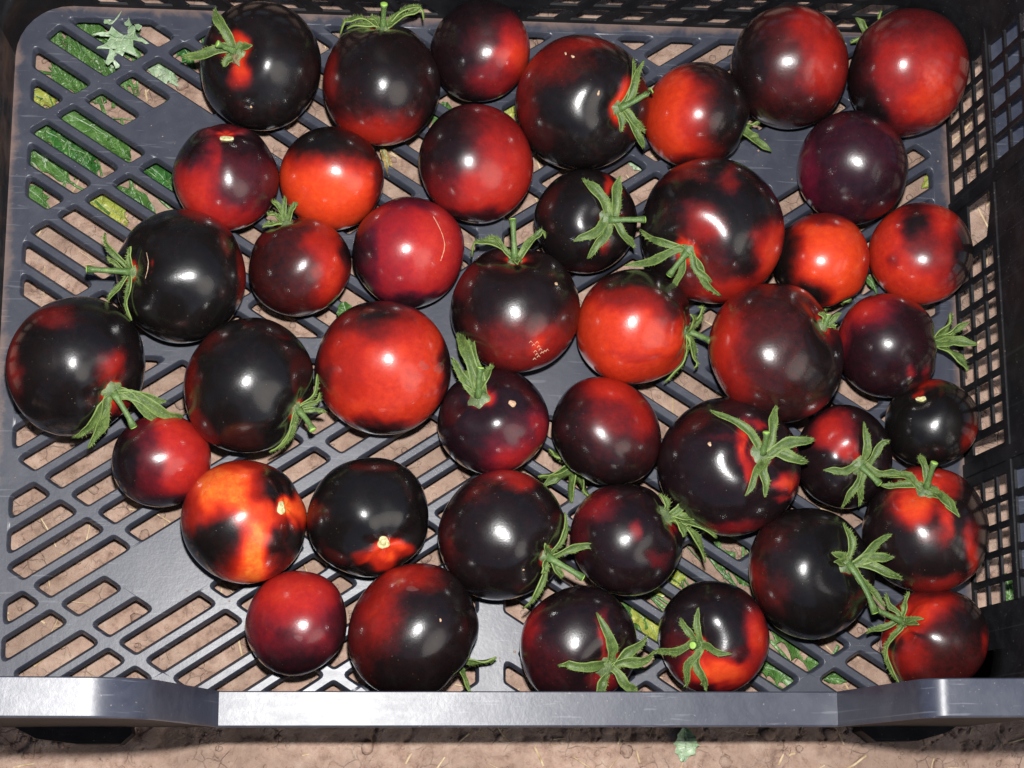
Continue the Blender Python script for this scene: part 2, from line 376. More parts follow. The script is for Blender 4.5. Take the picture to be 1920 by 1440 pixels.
# floor slots, one quarter folded out four times
ROWS = [-18.3, -16.65, -15.0, -13.35, -11.7, -10.05, -8.4, -6.75, -5.1, -3.45, -1.8, -.1, 1.8, 3.43, 5.07, 6.72, 8.37, 10.02, 11.67, 13.3, 15., 16.6]
BANDS = [4.75, 10.05, 15.15, 20.42, 25.72, 31.0, 36]
slots = []
sa = math.sin(math.radians(33)); ca_ = math.cos(math.radians(33))
def xy(mm, oo): return ((mm-oo)/2/sa, (mm+oo)/2/ca_)      # from m=sa*ax+ca*ay, o=ca*ay-sa*ax
for r in ROWS:
    for b0, b1 in zip(BANDS[:-1], BANDS[1:]):
        lo, hi = b0+.37, b1-.37
        if r in (-.1, 1.8):
            if b1 == 20.42: hi = 17.9
            if b0 == 20.42: lo = 22.95
        if b0 == 4.75 and abs(r) > 9: pass
        q = [xy(lo, r-.465), xy(hi, r-.465), xy(hi, r+.465), xy(lo, r+.465)]
        for (A, B, Cc) in ((1, 0, 26.85), (0, 1, 19.75), (-1, 0, -.85), (0, -1, -.75), (.7, .714, 31.6)):
            q = clip(q, A, B, Cc)
            if len(q) < 3: break
        q = dedupe(q, .12) if len(q) >= 3 else q
        if len(q) < 3 or area(q) < .55: continue
        for sx in (-1, 1):
            for sy in (-1, 1): slots.append(ccw([(CX+sx*p[0]/100, YC+sy*p[1]/100) for p in q]))
def rrect(hx, hy, r, n=8):
    o = []
    for (sx, sy, a0) in ((1, 1, 0), (-1, 1, 90), (-1, -1, 180), (1, -1, 270)):
        for k in range(n+1): a = math.radians(a0+90*k/n); o.append((CX+sx*(hx-r)+r*math.cos(a), YC+sy*(hy-r)+r*math.sin(a)))
    return o
plate('floor_panel', rrect(HX, HY, .032), slots, lambda u, v, w_: (u, v, w_), .0048, .0018, .0021, P_FLOOR, skip_bottom=True)

def inpoly(p, q):
    c = False
    for k in range(len(q)):
        (x1, y1), (x2, y2) = q[k-1], q[k]
        if (y1 > p[1]) != (y2 > p[1]) and p[0] < (x2-x1)*(p[1]-y1)/(y2-y1)+x1: c = not c
    return c
V, Fc = [], []; rs = np.random.RandomState(77)
SB = np.array([(min(p[0] for p in h), max(p[0] for p in h), min(p[1] for p in h), max(p[1] for p in h)) for h in slots])
for k in range(520):
    x, y = CX+rs.uniform(-1, 1)*(HX-.006), YC+rs.uniform(-1, 1)*(HY-.006); r = rs.choice([.0003, .0005, .0008, .0014], p=[.5, .3, .15, .05])
    e = .0025
    if ((SB[:, 0]-e < x) & (SB[:, 1]+e > x) & (SB[:, 2]-e < y) & (SB[:, 3]+e > y)).any() and any(inpoly((x+a, y+b), slots[q]) for q in np.where((SB[:, 0]-e < x) & (SB[:, 1]+e > x) & (SB[:, 2]-e < y) & (SB[:, 3]+e > y))[0] for a in (-e, 0, e) for b in (-e, 0, e)): continue
    n = len(V); d = ICO[0]*(1+.4*(rs.rand(len(ICO[0]), 1)-.5))*np.array([1, rs.uniform(.5, 1), .6])*r
    V.extend((d+np.array([x, y, r*.4])).tolist()); Fc.extend([[q+n for q in f] for f in ICO[1]])
o = mesh('soil_specks', V, Fc, SOIL); o['kind'] = 'stuff'; o['label'] = 'specks of soil scattered over the crate floor'

# walls ------------------------------------------------------------
DR = .05; TH = .0014
cr = .032
def wall_holes(rows, u0, u1, pitch, gap, lean=None):
    hs = []
    for (t0, t1) in rows:
        k = 0; u = u0
        while u+pitch-gap <= u1+1e-6:
            l = (lean(u) if lean else 0)*(t1-t0); off = (lean(u) if lean else 0)*t0
            hs.append(ccw([(u+off, t0), (u+off+pitch-gap, t0), (u+off+pitch-gap+l, t1), (u+off+l, t1)])); u += pitch
    return hs
tiers3 = [(.005, .0215), (.0255, .042), (.046, .0605)]; tiers_up = [(.071, .090), (.0935, .112), (.116, .134), (.138, .156), (.160, .178)]
def yof(py, x=1790): return float(at(x, py, 0)[1])
def side_holes():
    h = wall_holes(tiers3+tiers_up, yof(1142), yof(903), .0148, .0040)
    h += wall_holes(tiers3, yof(822), yof(495), .0152, .0042)
    h += wall_holes(tiers3+tiers_up, yof(372), yof(120), .0148, .0040)
    # openings beside the handle
    h.append(ccw([(yof(488), .026), (yof(412), .026), (yof(412), .064), (yof(488), .052)]))
    h.append(ccw([(yof(862), .014), (yof(838), .014), (yof(838), .063), (yof(862), .063)]))
    h.append(ccw([(YC-.045, .140), (YC+.045, .140), (YC+.045, .168), (YC-.045, .168)]))
    return h
y0, y1 = YC-HY+cr, YC+HY-cr
so_ = [(y0, 0), (y1, 0), (y1, HH), (y0, HH)]
plate('side_wall', so_, side_holes(), lambda u, v, w_: (CX+HX+DR*v-w_, u, v), TH, .0006, .0006, P_WALL, seg=2)
plate('side_wall', so_, [h for h in side_holes() if min(p[1] for p in h) > .04], lambda u, v, w_: (CX-HX-DR*v+w_, u, v), TH, .0006, .0006, P_MUD, seg=2)
x0, x1 = CX-HX+cr, CX+HX-cr
ln = lambda u: (-.62 if u < .10 else .62)
bh = []
for j, (t0, t1) in enumerate([(.0045, .0175), (.0235, .0375), (.044, .056), (.064, .076), (.084, .096), (.104, .116), (.124, .136), (.144, .156)]):
    for (ua, ub) in ((float(at(198, 20)[0]), .086), (.110, float(at(1690, 55)[0]))):
        bh += [h for h in wall_holes([(t0, t1)], ua, ub, .0262, .0092, ln) if min(p[0] for p in h) > x0+.002 and max(p[0] for p in h) < x1-.002 and not (min(p[0] for p in h) < .099 < max(p[0] for p in h))]
# leaning columns may overlap the axis: keep those that stay clear of one another
keep = []
for h in bh:
    b = (min(p[0] for p in h), max(p[0] for p in h), min(p[1] for p in h), max(p[1] for p in h))
    if all(b[3] < k[3]-9 or abs(b[2]-k[2]) > 1e-4 or b[0] > k[1]-.009*0+.0 or b[1] < k[0] or abs((b[0]+b[1])-(k[0]+k[1])) > .048 for _, k in keep): keep.append((h, b))
plate('back_wall', [(x0, 0), (x1, 0), (x1, HH), (x0, HH)], [h for h, _ in keep], lambda u, v, w_: (u, YC+HY+DR*v-w_, v), TH, .0006, .0006, P_WALL, seg=2)
# corner posts (curved, solid)
for (sx, sy, a0) in ((1, 1, 0), (-1, 1, 90), (-1, -1, 180), (1, -1, 270)):
    V, Fs = [], []; n = 12
    for k in range(n+1):
        a = math.radians(a0+90*k/n); c, s = math.cos(a), math.sin(a)
        bx_, by_ = CX+sx*(HX-cr), YC+sy*(HY-cr)
        for t, rr in ((0, cr), (.05, cr+DR*.05), (.12, cr+DR*.12), (HH, cr+DR*HH), (HH, cr+DR*HH+TH), (0, cr+TH)):
            V.append((bx_+rr*c, by_+rr*s, t))
        if k:
            for j in range(6): a_ = (k-1)*6+j; b_ = (k-1)*6+(j+1) % 6; Fs.append([a_, b_, b_+6, a_+6])
    mesh('corner_post', V, Fs, P_MUD if (sx, sy) == (-1, 1) else P_WALL, crate)
# vertical ribs standing proud inside the right wall between the lattice panels
def box(V, Fs, lo, hi):
    n = len(V)
    V += [(x, y, z) for x in (lo[0], hi[0]) for y in (lo[1], hi[1]) for z in (lo[2], hi[2])]
    Fs += [[n+q for q in f] for f in ((0, 1, 3, 2), (4, 6, 7, 5), (0, 4, 5, 1), (2, 3, 7, 6), (0, 2, 6, 4), (1, 5, 7, 3))]
def beveled(ob, wdt, seg=2):
    b = ob.modifiers.new('bevel', 'BEVEL'); b.width = wdt; b.segments = seg; b.limit_method = 'ANGLE'; return ob
for (py0, py1) in ((408, 384), (898, 872)):
    V, Fs = [], []; box(V, Fs, (CX+HX-.0015, yof(py0), .0), (CX+HX+.001, yof(py1), .19))
    V = [(p[0]+DR*p[2], p[1], p[2]) for p in V]
    beveled(mesh('wall_rib', V, Fs, P_WALL, crate, smooth=False), .0007)
V, Fs = [], []; box(V, Fs, (CX+HX-.0012, yof(1145), .0625), (CX+HX+.001, yof(118), .0690)); V = [(p[0]+DR*p[2], p[1], p[2]) for p in V]
beveled(mesh('wall_rib', V, Fs, P_WALL, crate, smooth=False), .0006)

for (ya, yb) in ((yof(372), yof(60)), (yof(1142), yof(903))):
    V, Fs = [], []; box(V, Fs, (CX+HX+DR*.066+.0016, ya, .0635), (CX+HX+DR*.066+.024, yb, .066)); beveled(mesh('wall_ledge', V, Fs, P_RIM, crate, smooth=False), .0006)

# front wall and rim ------------------------------------------------
XL1, XL0 = float(at(238, 1310, HH)[0]), float(at(410, 1330, HL)[0])
XR0, XR1 = float(at(1570, 1325, HL)[0]), float(at(1752, 1305, HH)[0])
YI, YO = .0545, .0362
def side_path(xb, xt, rad):
    """from the low corner (xb, HL) up to the flat top, rounded with radius rad; returns (x, z)"""
    sg = 1 if xt > xb else -1; W_, H_ = abs(xt-xb), HH-HL; th_ = math.atan2(H_, W_)
    for _ in range(30): th_ = math.atan2(H_-rad*(1-math.cos(th_)), max(1e-4, W_-rad*math.sin(th_)*.35))
    P = [(0, 0)]; xa, za = W_, H_
    cxr = xa+rad*math.sin(th_)*.65; n = 16
    arc = [(cxr-rad*math.sin(a), H_-rad+rad*math.cos(a)) for a in np.linspace(th_, .08, n)]
    P += [(arc[0][0]*k/6, arc[0][1]*k/6) for k in range(1, 6)]+arc
    return [(xb+sg*p[0], HL+p[1]) for p in P]
LP = side_path(XL0, XL1, .034); RP = side_path(XR0, XR1, .013)
PTS = [(x, LP[-1][1]+.08*(LP[-1][0]-x)) for x in np.linspace(CX-HX-.012, LP[-1][0]-.004, 8)] + LP[::-1] + [(x, HL) for x in np.linspace(XL0, XR0, 40)[1:-1]] + RP + [(x, RP[-1][1]+.08*(x-RP[-1][0])) for x in np.linspace(RP[-1][0]+.004, CX+HX+.012, 10)]
PX_, PZ_ = np.array([p[0] for p in PTS]), np.array([p[1] for p in PTS])
def zr(x): return float(np.interp(x, PX_, PZ_))
xs = [p[0] for p in PTS]
def sweep_rim(name, pts, prof, mat):
    """pts: [(x,z)] along x; prof: [(y, dz)] closed cross-section"""
    V, Fs = [], []; L = len(prof)
    for x, z in pts:
        for (y, dz) in prof: V.append((x, y, z+dz))
    for k in range(len(pts)-1):
        for j in range(L): a = k*L+j; b = k*L+(j+1) % L; Fs.append([a, b, b+L, a+L])
    Fs += [list(range(L))[::-1], [len(V)-L+j for j in range(L)]]
    o = mesh(name, V, Fs, mat, crate)
    m_ = o.modifiers.new('sharp', 'EDGE_SPLIT'); m_.split_angle = math.radians(25); return o
prof = [(YI, -.003), (YI, -.0007), (YI-.0006, 0), (YO+.0010, 0), (YO+.0003, -.0004), (YO, -.0012), (YO, -.003)]
sweep_rim('front_rim', [(x, zr(x)) for x in xs], prof, P_RIM)
sweep_rim('rim_lip', [(x, zr(x)) for x in xs], [(YO+.0004, -.0031), (YO+.0004, -.012), (YO+.003, -.012), (YO+.003, -.0031)], P_WALL)
# front wall: outer skin and inner skin below the rim
for (yy, nm) in ((.0395, 'front_wall'), (.0505, 'front_wall')):
    pts = [(x, zr(x)-.0035) for x in xs if x0-.03 < x < x1+.03]
    V, Fs = [], []
    for x, z in pts: V += [(x, yy, z), (x, yy, -.002), (x, yy+.0025, -.002), (x, yy+.0025, z)]
    for k in range(len(pts)-1):
        for j in range(4): a = k*4+j; b = k*4+(j+1) % 4; Fs.append([a, b, b+4, a+4])
    Fs += [[3, 2, 1, 0], [len(V)-4+j for j in range(4)]]
    mesh(nm, V, Fs, P_WALL, crate, smooth=False)
# side and back rims
for sx in (-1, 1):
    xa = CX+sx*(HX+DR*HH); V, Fs = [], []
    lo, hi = sorted((xa, xa+sx*.019)); box(V, Fs, (lo, YC-HY+.004, HH-.003), (hi, YC+HY+.028, HH)); beveled(mesh('side_rim', V, Fs, P_RIM, crate, smooth=False), .0008)
V, Fs = [], []; box(V, Fs, (CX-HX-.009, YC+HY+DR*HH, HH-.003), (CX+HX+.009, YC+HY+DR*HH+.018, HH-.0002)); beveled(mesh('back_rim', V, Fs, P_RIM, crate, smooth=False), .0008)
# skirt under the floor and four feet
V, Fs = [], []; a = rrect(HX+.001, HY+.001, .033); b = rrect(HX-.002, HY-.002, .03); L = len(a)
for ring, z in ((a, -.0005), (a, -.012), (b, -.012), (b, -.005)): V += [(p[0], p[1], z) for p in ring]
for k in range(3):
    for j in range(L): q = k*L+j; r_ = k*L+(j+1) % L; Fs.append([q, r_, r_+L, q+L])
mesh('base_skirt', V, Fs, P_WALL, crate)
def foot(pts, z0, z1, ledge):
    V, Fs = [], []; L = len(pts); c = np.mean(pts, 0)
    lay = [(1, z1), (1, z1-(z1-z0)*.45), (ledge, z1-(z1-z0)*.45-.0006), (ledge, z0+.0012), (ledge-.004, z0)]
    for s, z in lay: V += [(c[0]+(p[0]-c[0])*s, c[1]+(p[1]-c[1])*s, z) for p in pts]
    for k in range(len(lay)-1):
        for j in range(L): q = k*L+j; r_ = k*L+(j+1) % L; Fs.append([q, r_, r_+L, q+L])
    Fs += [list(range(L)), [len(V)-L+j for j in range(L)][::-1]]
    mesh('foot', V, Fs, P_WALL, crate, smooth=False)
zb = ZG+.001
fy = .0305
foot([(-.182, .062), (-.176, .043), (-.158, .0335), (-.135, fy), (-.112, fy), (-.106, .036), (-.108, .0465), (-.150, .0475), (-.176, .064)], zb, -.001, 1.0)
foot([(.303, .0465), (.303, .037), (.311, fy+.0005), (.335, fy+.001), (.352, .036), (.367, .0445), (.373, .064), (.368, .064), (.345, .0475)], zb, -.001, 1.0)
for sx in (-1, 1):
    for pts_ in ([(0, .07), (.0, .0), (.004, .004), (.004, .07)], [(.0, .0), (.07, .0), (.07, .004), (.004, .004)]):
        foot(ccw([(CX+sx*(HX+.002-dx), YC+HY+.002-dy) for dx, dy in pts_]), zb, -.008, 1.0)

# ------------------------------------------------------------------ tomatoes
# cx, cy, rx, ry in photo pixels; base ripeness; purple tint; blobs (x, y, rx, ry, value) on the visible disc (y down); calyx; label
T = []
def tom(cx, cy, rx, ry, base, pur, blobs, calyx, label, raise_=0., scar=None, marks=()):
    T.append(dict(c=(cx, cy), r=(rx, ry), base=base, pur=pur, blobs=blobs, calyx=calyx, label=label, up=raise_, scar=scar, marks=marks))
#   calyx = dict(hub=(px,py), back=depth if hidden, sep=[(px,py,width,lift)], stem=(px,py,len) or None)
tom(489, 124, 113, 120, .02, .1, [(-.5, -.32, .30, .24, .62), (-.36, .02, .17, .34, .74), (-.34, -.35, .2, .2, .8)],
    dict(hub=(432, 92), sep=[(400, 14, 26, .004), (343, 108, 27, .002), (474, 84, 20, .001), (418, 126, 22, .001), (447, 124, 12, .002)], stem=(408, 82, .013), wide=1.5),
    'nearly black tomato at the back left with stubby calyx and a red streak beneath it')
tom(716, 160, 110, 112, .16, .1, [(0, -.35, .85, .75, .03), (-.15, .85, .95, .42, .60), (-.9, -.2, .2, .5, .42), (.85, .3, .3, .8, .08)],
    dict(hub=(718, 48), sep=[(632, 50, 18, .006, 'c'), (652, 62, 20, .004), (802, 30, 20, .005, 'c'), (790, 18, 15, .004), (690, 35, 14, .004)], stem=(720, 8, .016)),
    'black-topped tomato with a red underside and an upright green stem at the back edge')
tom(900, 95, 94, 95, .06, .35, [(.75, .30, .60, .90, .76), (.25, .55, .5, .4, .38), (0, -.2, .4, .4, .2)], None,
    'tomato at the back edge, dark purple on its left and red on its lower right')
tom(1092, 193, 126, 126, .02, .1, [(-.6, -.65, .7, .4, .36), (-.88, .0, .28, .6, .32), (.1, -.88, .55, .15, .44), (.62, -.1, .10, .26, .74), (.64, .25, .13, .22, .66)],
    dict(hub=(1172, 205), sep=[(1182, 118, 20, .003), (1203, 113, 20, .004), (1165, 250, 18, .001), (1204, 278, 24, .002), (1212, 250, 18, .003)], stem=(1220, 170, .020)),
    'large blackish tomato on its side at the back, calyx facing a bright red one')
tom(1305, 215, 99, 98, .74, .05, [(.55, -.1, .6, 1.3, .20), (.85, 0, .45, 1.3, .02), (.3, -.95, .6, .35, .1), (.1, .95, .8, .22, .2)],
    dict(hub=(1385, 240), back=-.35, sep=[(1426, 226, 16, .0, 'c'), (1442, 282, 24, .0), (1420, 255, 18, 0)], stem=None),
    'tomato with bright red left half, black right half and two sepals poking out behind')
tom(1480, 127, 110, 115, .24, .15, [(.62, -.15, .42, .75, .60), (.3, -.75, .4, .3, .5), (-.8, 0, .45, 1.1, .04), (0, .9, .9, .35, .12)], None,
    'brownish black tomato with a red right flank, left of the reddest back-right tomato')
tom(1703, 137, 112, 120, .50, .25, [(.0, -.9, 1.1, .42, .30), (-.95, .0, .42, .8, .06), (-.62, .62, .50, .45, .03), (.35, .35, .55, .50, .74), (-.15, .1, .35, .22, .48), (.95, 0, .2, .8, .45), (.1, 1.0, .9, .2, .3)],
    dict(hub=(1630, 60), back=-.55, sep=[(1592, 78, 26, .0), (1605, 34, 22, .0), (1655, 22, 18, .0)], stem=None),
    'big red tomato in the back right corner with a black lower-left edge')
tom(1598, 315, 103, 107, .13, .95, [(-.9, .1, .25, .8, .36), (.5, .6, .6, .5, .06), (.1, -.95, .8, .2, .05)], None,
    'plain dark purple tomato by the right wall without any calyx')
tom(893, 307, 108, 112, .42, .25, [(-.65, -.45, .75, .8, .07), (.6, .25, .55, .75, .64), (.1, .5, .4, .4, .62), (-.1, .97, .9, .2, .15)], None,
    'tomato black at upper left fading to red at right, left of the star-calyx black one', raise_=.002)
tom(424, 332, 99, 100, .22, .45, [(-.6, .3, .45, .65, .66), (.1, .85, .9, .35, .60), (-.22, -.55, .12, .6, .52), (-.75, -.65, .35, .35, .05), (.4, -.75, .6, .4, .08), (.2, -.95, .3, .1, .45)], None,
    'tomato with black crown, purple middle, red left side and pale scar on its back edge', scar=((425, 242, 15, 4.5),))
tom(622, 335, 98, 97, .78, 0, [(-.3, -.8, 1.0, .50, .02), (.7, -.7, .5, .5, .04), (.97, .1, .2, .7, .3), (0, .25, .5, .4, .84)], None,
    'bright orange-red tomato with a black cap, no calyx, left of centre toward the back')
tom(1098, 415, 97, 98, .02, .1, [(.42, -.68, .11, .28, .62), (.55, -.1, .3, .2, .3), (.3, .45, .12, .2, .5), (-.1, .95, .7, .15, .15)],
    dict(hub=(1148, 412), sep=[(1095, 341, 28, .002), (1160, 330, 28, .002), (1075, 450, 24, .001), (1100, 481, 24, .001), (1192, 466, 20, .002)], stem=(1208, 412, .020), wide=1.5),
    'black tomato under a wide star calyx whose short stem points right')
tom(1335, 433, 135, 137, .02, .15, [(.82, .42, .30, .55, .74), (.35, .85, .9, .22, .62), (.22, -.68, .15, .13, .36), (-.12, -.05, .30, .30, .46), (-.45, .3, .12, .3, .7), (-.1, .5, .4, .3, .32), (-.4, -.75, .4, .12, .3)],
    dict(hub=(1282, 478), sep=[(1197, 432, 19, .004), (1174, 495, 22, .002), (1268, 538, 17, .002), (1352, 548, 20, .001), (1333, 527, 18, .002)], stem=(1255, 515, .013)),
    'largest black tomato with red patches, red lower-right flank and calyx hanging on its left', raise_=.000)
tom(1540, 487, 89, 88, .80, 0, [(-.95, .0, .55, 1.3, .01), (-.25, .72, .48, .28, .03), (.2, -.95, .8, .2, .4), (.98, 0, .15, .7, .6)],
    dict(hub=(1560, 560), back=-.3, sep=[(1597, 562, 16, 0), (1545, 580, 16, 0)], stem=None),
    'small orange tomato with black left side, wedged right of the largest black tomato')
tom(1726, 475, 97, 96, .68, .2, [(-.1, -.62, .36, .50, .06), (.15, -.1, .4, .45, .34), (.98, .1, .42, 1.0, .03), (.45, .2, .2, .5, .45), (-.5, .1, .12, .2, .45)], None,
    'red tomato with a smoky black patch on top, resting against the right wall')
tom(338, 518, 122, 126, .0, 0, [(.97, .0, .14, .7, .40), (-.4, -.2, .02, .16, .4)],
    dict(hub=(228, 508), sep=[(190, 436, 14, .003), (246, 461, 14, .002), (207, 566, 14, .002), (252, 598, 12, .001), (200, 480, 12, .004)], stem=(164, 505, .021)),
    'glossy jet black tomato on the left with spidery calyx and stem pointing left')
tom(563, 500, 96, 93, .24, .1, [(.62, .1, .35, .95, .68), (.35, -.5, .3, .3, .55), (.97, -.35, .2, .3, .08), (-.6, .1, .6, .9, .14)],
    dict(hub=(533, 406), sep=[(508, 374, 14, .003), (560, 380, 16, .002, 'c'), (496, 432, 14, .001), (536, 372, 14, .003), (500, 400, 12, .002)], stem=None),
    'small brown and red tomato with tufted calyx, below the black-capped orange one')
tom(766, 474, 105, 105, .50, .75, [(.45, -.05, .55, .85, .70), (-.95, .1, .35, 1.2, .05), (.0, .95, .9, .22, .10), (.1, -.95, .5, .2, .3)], None,
    'crimson tomato with a thin pale scratch down its right side')
tom(966, 580, 122, 118, .06, .1, [(.25, .62, .85, .52, .42), (.45, .42, .25, .2, .50), (.35, .5, .12, .10, .72), (-.7, -.6, .2, .2, .15)],
    dict(hub=(965, 470), sep=[(876, 462, 20, .008, 'c'), (1028, 438, 20, .006, 'c'), (971, 492, 20, .001), (910, 450, 13, .006)], stem=(961, 412, .020)),
    'large black tomato in the centre with upright stem and tan crackle marks')
tom(1188, 612, 107, 108, .72, .05, [(.15, -.85, 1.0, .40, .04), (.75, -.55, .45, .45, .06), (-.1, -.45, .5, .2, .40), (.1, .45, .6, .06, .6)],
    dict(hub=(1296, 622), sep=[(1316, 566, 16, .003, 'c'), (1298, 690, 18, .002, 'c'), (1240, 716, 10, .006), (1278, 592, 14, .002), (1290, 655, 20, .002)], stem=(1333, 640, .016)),
    'vivid red tomato with black back and calyx on its right, near the centre')
tom(1455, 662, 126, 131, .24, .1, [(-.78, -.08, .30, .85, .60), (-.50, .5, .36, .30, .46), (.35, 0, .6, 1.2, .16), (.9, .1, .5, 1.2, .04), (.1, -.9, .8, .3, .14), (.3, .9, .8, .3, .12)],
    dict(hub=(1560, 600), sep=[(1540, 583, 16, .002), (1574, 588, 14, .003), (1572, 612, 14, .002, 'c')], stem=(1552, 592, .006)),
    'big tomato with red left side and brown-black right side, right of centre', raise_=.010)
tom(1662, 648, 92, 98, .10, .5, [(-.5, -.72, .65, .38, .62), (-.92, -.3, .22, .5, .58), (.5, .45, .07, .12, .5), (.7, .5, .05, .2, .42), (.5, .9, .6, .3, .03)],
    dict(hub=(1742, 640), back=-.15, sep=[(1788, 586, 26, 0), (1812, 604, 22, 0), (1828, 646, 26, 0), (1811, 697, 26, 0), (1795, 622, 20, 0)], stem=None),
    'dull purple-black tomato with red upper left and pointed sepals fanning out to its right')
tom(143, 687, 128, 131, .01, .15, [(-.92, -.1, .20, .75, .42), (-.45, -.75, .5, .20, .34), (.52, .05, .22, .28, .48), (.62, .55, .22, .2, .8)],
    dict(hub=(224, 745), sep=[(133, 814, 30, .001, 'c'), (160, 838, 28, .003), (308, 748, 24, .003), (342, 778, 28, .004), (338, 797, 20, .003)], stem=(250, 800, .018), wide=1.5),
    'black tomato at the far left whose big calyx drapes onto a small one below')
tom(467, 722, 121, 127, .01, .0, [(-.93, .1, .22, .9, .34), (-.6, -.7, .3, .2, .25)],
    dict(hub=(572, 775), sep=[(600, 704, 13, .002), (500, 845, 18, .001), (607, 765, 12, .004, 'c'), (598, 735, 12, .004), (522, 840, 14, .001)], stem=(586, 806, .016)),
    'round black tomato with thin red left rim and small calyx at its lower right')
tom(718, 690, 128, 126, .70, .1, [(-.45, -.78, .95, .36, .30), (.1, -1.0, 1.1, .22, .03), (1.0, .1, .14, 1.0, .12), (-.62, .05, .35, .45, .55), (-.2, 1.0, 1.1, .2, .05), (-1, 0, .2, .9, .2)], None,
    'brightest big red tomato left of centre with two faint round water marks', marks=((798, 686, 13, 13), (826, 690, 12, 16)))
tom(925, 790, 105, 100, .07, .6, [(.45, .65, .65, .45, .52), (.80, .15, .3, .4, .46), (-.22, -.47, .26, .20, .84), (.3, .2, .3, .3, .25)],
    dict(hub=(893, 737), sep=[(861, 616, 30, .012), (891, 613, 24, .012), (848, 674, 20, .006), (868, 700, 28, .004), (925, 700, 24, .006)], stem=(901, 690, .018), wide=1.5),
    'purple-black tomato with long sepals standing up like a crown over an orange collar', marks=((1001, 856, 5, 11),))
tom(1137, 808, 103, 102, .17, .2, [(.15, -.80, .65, .36, .64), (.65, -.35, .38, .5, .54), (.1, -.2, .5, .3, .36), (-.8, .3, .5, 1., .06), (0, .9, .9, .4, .05)],
    dict(hub=(1068, 880), back=-.45, sep=[(1004, 898, 30, 0), (1018, 912, 26, 0), (1075, 940, 32, 0), (1108, 932, 26, 0), (1026, 845, 24, 0)], stem=None),
    'dark tomato with a red back edge and leafy calyx crushed under its lower left', marks=())
tom(1367, 875, 134, 130, .05, .35, [(.22, -.35, .12, .30, .76), (.30, .0, .10, .3, .62), (.82, .22, .22, .11, .80), (.85, .42, .22, .06, .55), (.05, .87, .6, .12, .42), (.4, -.6, .08, .06, .5), (-.1, -.4, .3, .08, .2)],
    dict(hub=(1440, 845), sep=[(1338, 774, 22, .003), (1453, 759, 24, .006), (1524, 824, 28, .004), (1513, 868, 28, .002), (1398, 925, 20, .002), (1427, 931, 24, .002)], stem=(1437, 811, .014), wide=1.6),
    'large black tomato with broad star calyx and bright green cut stem seen end-on')
tom(1582, 856, 90, 98, .04, .3, [(-.2, -.5, .45, .42, .58), (.05, -.1, .25, .25, .6), (.3, .0, .1, .1, .5)],
    dict(hub=(1620, 878), sep=[(1618, 798, 20, .003), (1655, 820, 19, .004, 'c'), (1543, 880, 20, .001), (1576, 952, 18, .001), (1612, 950, 16, .001), (1700, 892, 18, .004)], stem=(1648, 906, .013), wide=1.3),
    'dark tomato with red top under a spreading five-armed calyx near the right wall')
tom(1747, 793, 87, 83, .0, 0, [(.85, .5, .25, .55, .46), (-.2, -.97, .7, .13, .44)], None,
    'small matte black tomato against the right wall with a cream scar on its back shoulder', scar=((1719, 730, 12, 5),))
tom(303, 863, 92, 88, .62, .45, [(-.85, .1, .65, 1.2, .04), (-.25, .25, .3, .5, .30), (.0, .95, .9, .28, .10), (-.4, -.6, .3, .3, .25), (.3, -.75, .35, .25, .66)], None,
    'small tomato black on the left and red on the right, lying under the draped calyx')
tom(458, 978, 117, 116, .93, 0, [(-.70, .45, .65, .52, .0), (-.35, .15, .35, .3, .04), (.60, -.62, .44, .48, .02), (.85, .30, .22, .45, .03), (.55, .50, .20, .6, .06), (.2, .60, .26, .50, .95), (.1, -.95, .8, .12, .60), (.35, -.1, .25, .2, .8), (-.9, -.2, .2, .4, .5), (.93, -.2, .14, .35, .85)], None,
    'orange tomato blotched with black, flat side and oval cream scar on its right', scar=((547, 945, 8, 15),))
tom(690, 970, 114, 112, .0, 0, [(.28, .66, .30, .20, .88), (.55, .55, .20, .12, .78), (.0, .72, .22, .08, .72), (.2, .85, .2, .1, .6), (-.15, .65, .15, .1, .4)], None,
    'black tomato with a star-shaped orange patch round a pale cut scar', scar=((728, 1032, 13, 14),))
tom(943, 1003, 122, 122, .04, .15, [(.25, -.88, .75, .15, .52), (-.85, .1, .2, .6, .18), (-.4, -.6, .3, .2, .14)],
    dict(hub=(1038, 1050), sep=[(1064, 964, 15, .002), (1022, 1018, 17, .001), (1110, 1008, 20, .005, 'c'), (978, 1140, 18, .002), (1055, 1085, 20, .003), (1014, 1075, 18, .002)], stem=(1092, 1083, .019)),
    'big black tomato with thin calyx curling at its lower right, front of centre', raise_=.001)
tom(1175, 1012, 106, 105, .05, .35, [(-.62, -.6, .42, .32, .40), (-.85, 0, .2, .5, .25), (.12, -.18, .13, .24, .42), (.55, .32, .22, .16, .30), (.88, -.3, .1, .3, .5)],
    dict(hub=(1262, 958), sep=[(1237, 926, 20, .002), (1292, 940, 22, .003), (1338, 1012, 24, .003), (1275, 1008, 26, .002), (1330, 1050, 22, .002), (1312, 980, 20, .004)], stem=None, wide=1.5),
    'blackish tomato with a drooping leafy calyx cap on its right shoulder')
tom(1522, 1075, 117, 123, .0, .05, [(-.90, .1, .20, .55, .46), (-.7, -.5, .4, .4, .16), (-.6, .3, .3, .3, .2)],
    dict(hub=(1605, 1052), sep=[(1581, 985, 20, .003), (1668, 1002, 22, .004), (1671, 1046, 26, .004), (1689, 1087, 24, .003), (1564, 1032, 20, .001), (1652, 1140, 20, .002), (1566, 1052, 18, .001)], stem=(1640, 1148, .026), wide=1.4),
    'black tomato at front right with a many-sepalled star calyx on its right shoulder')
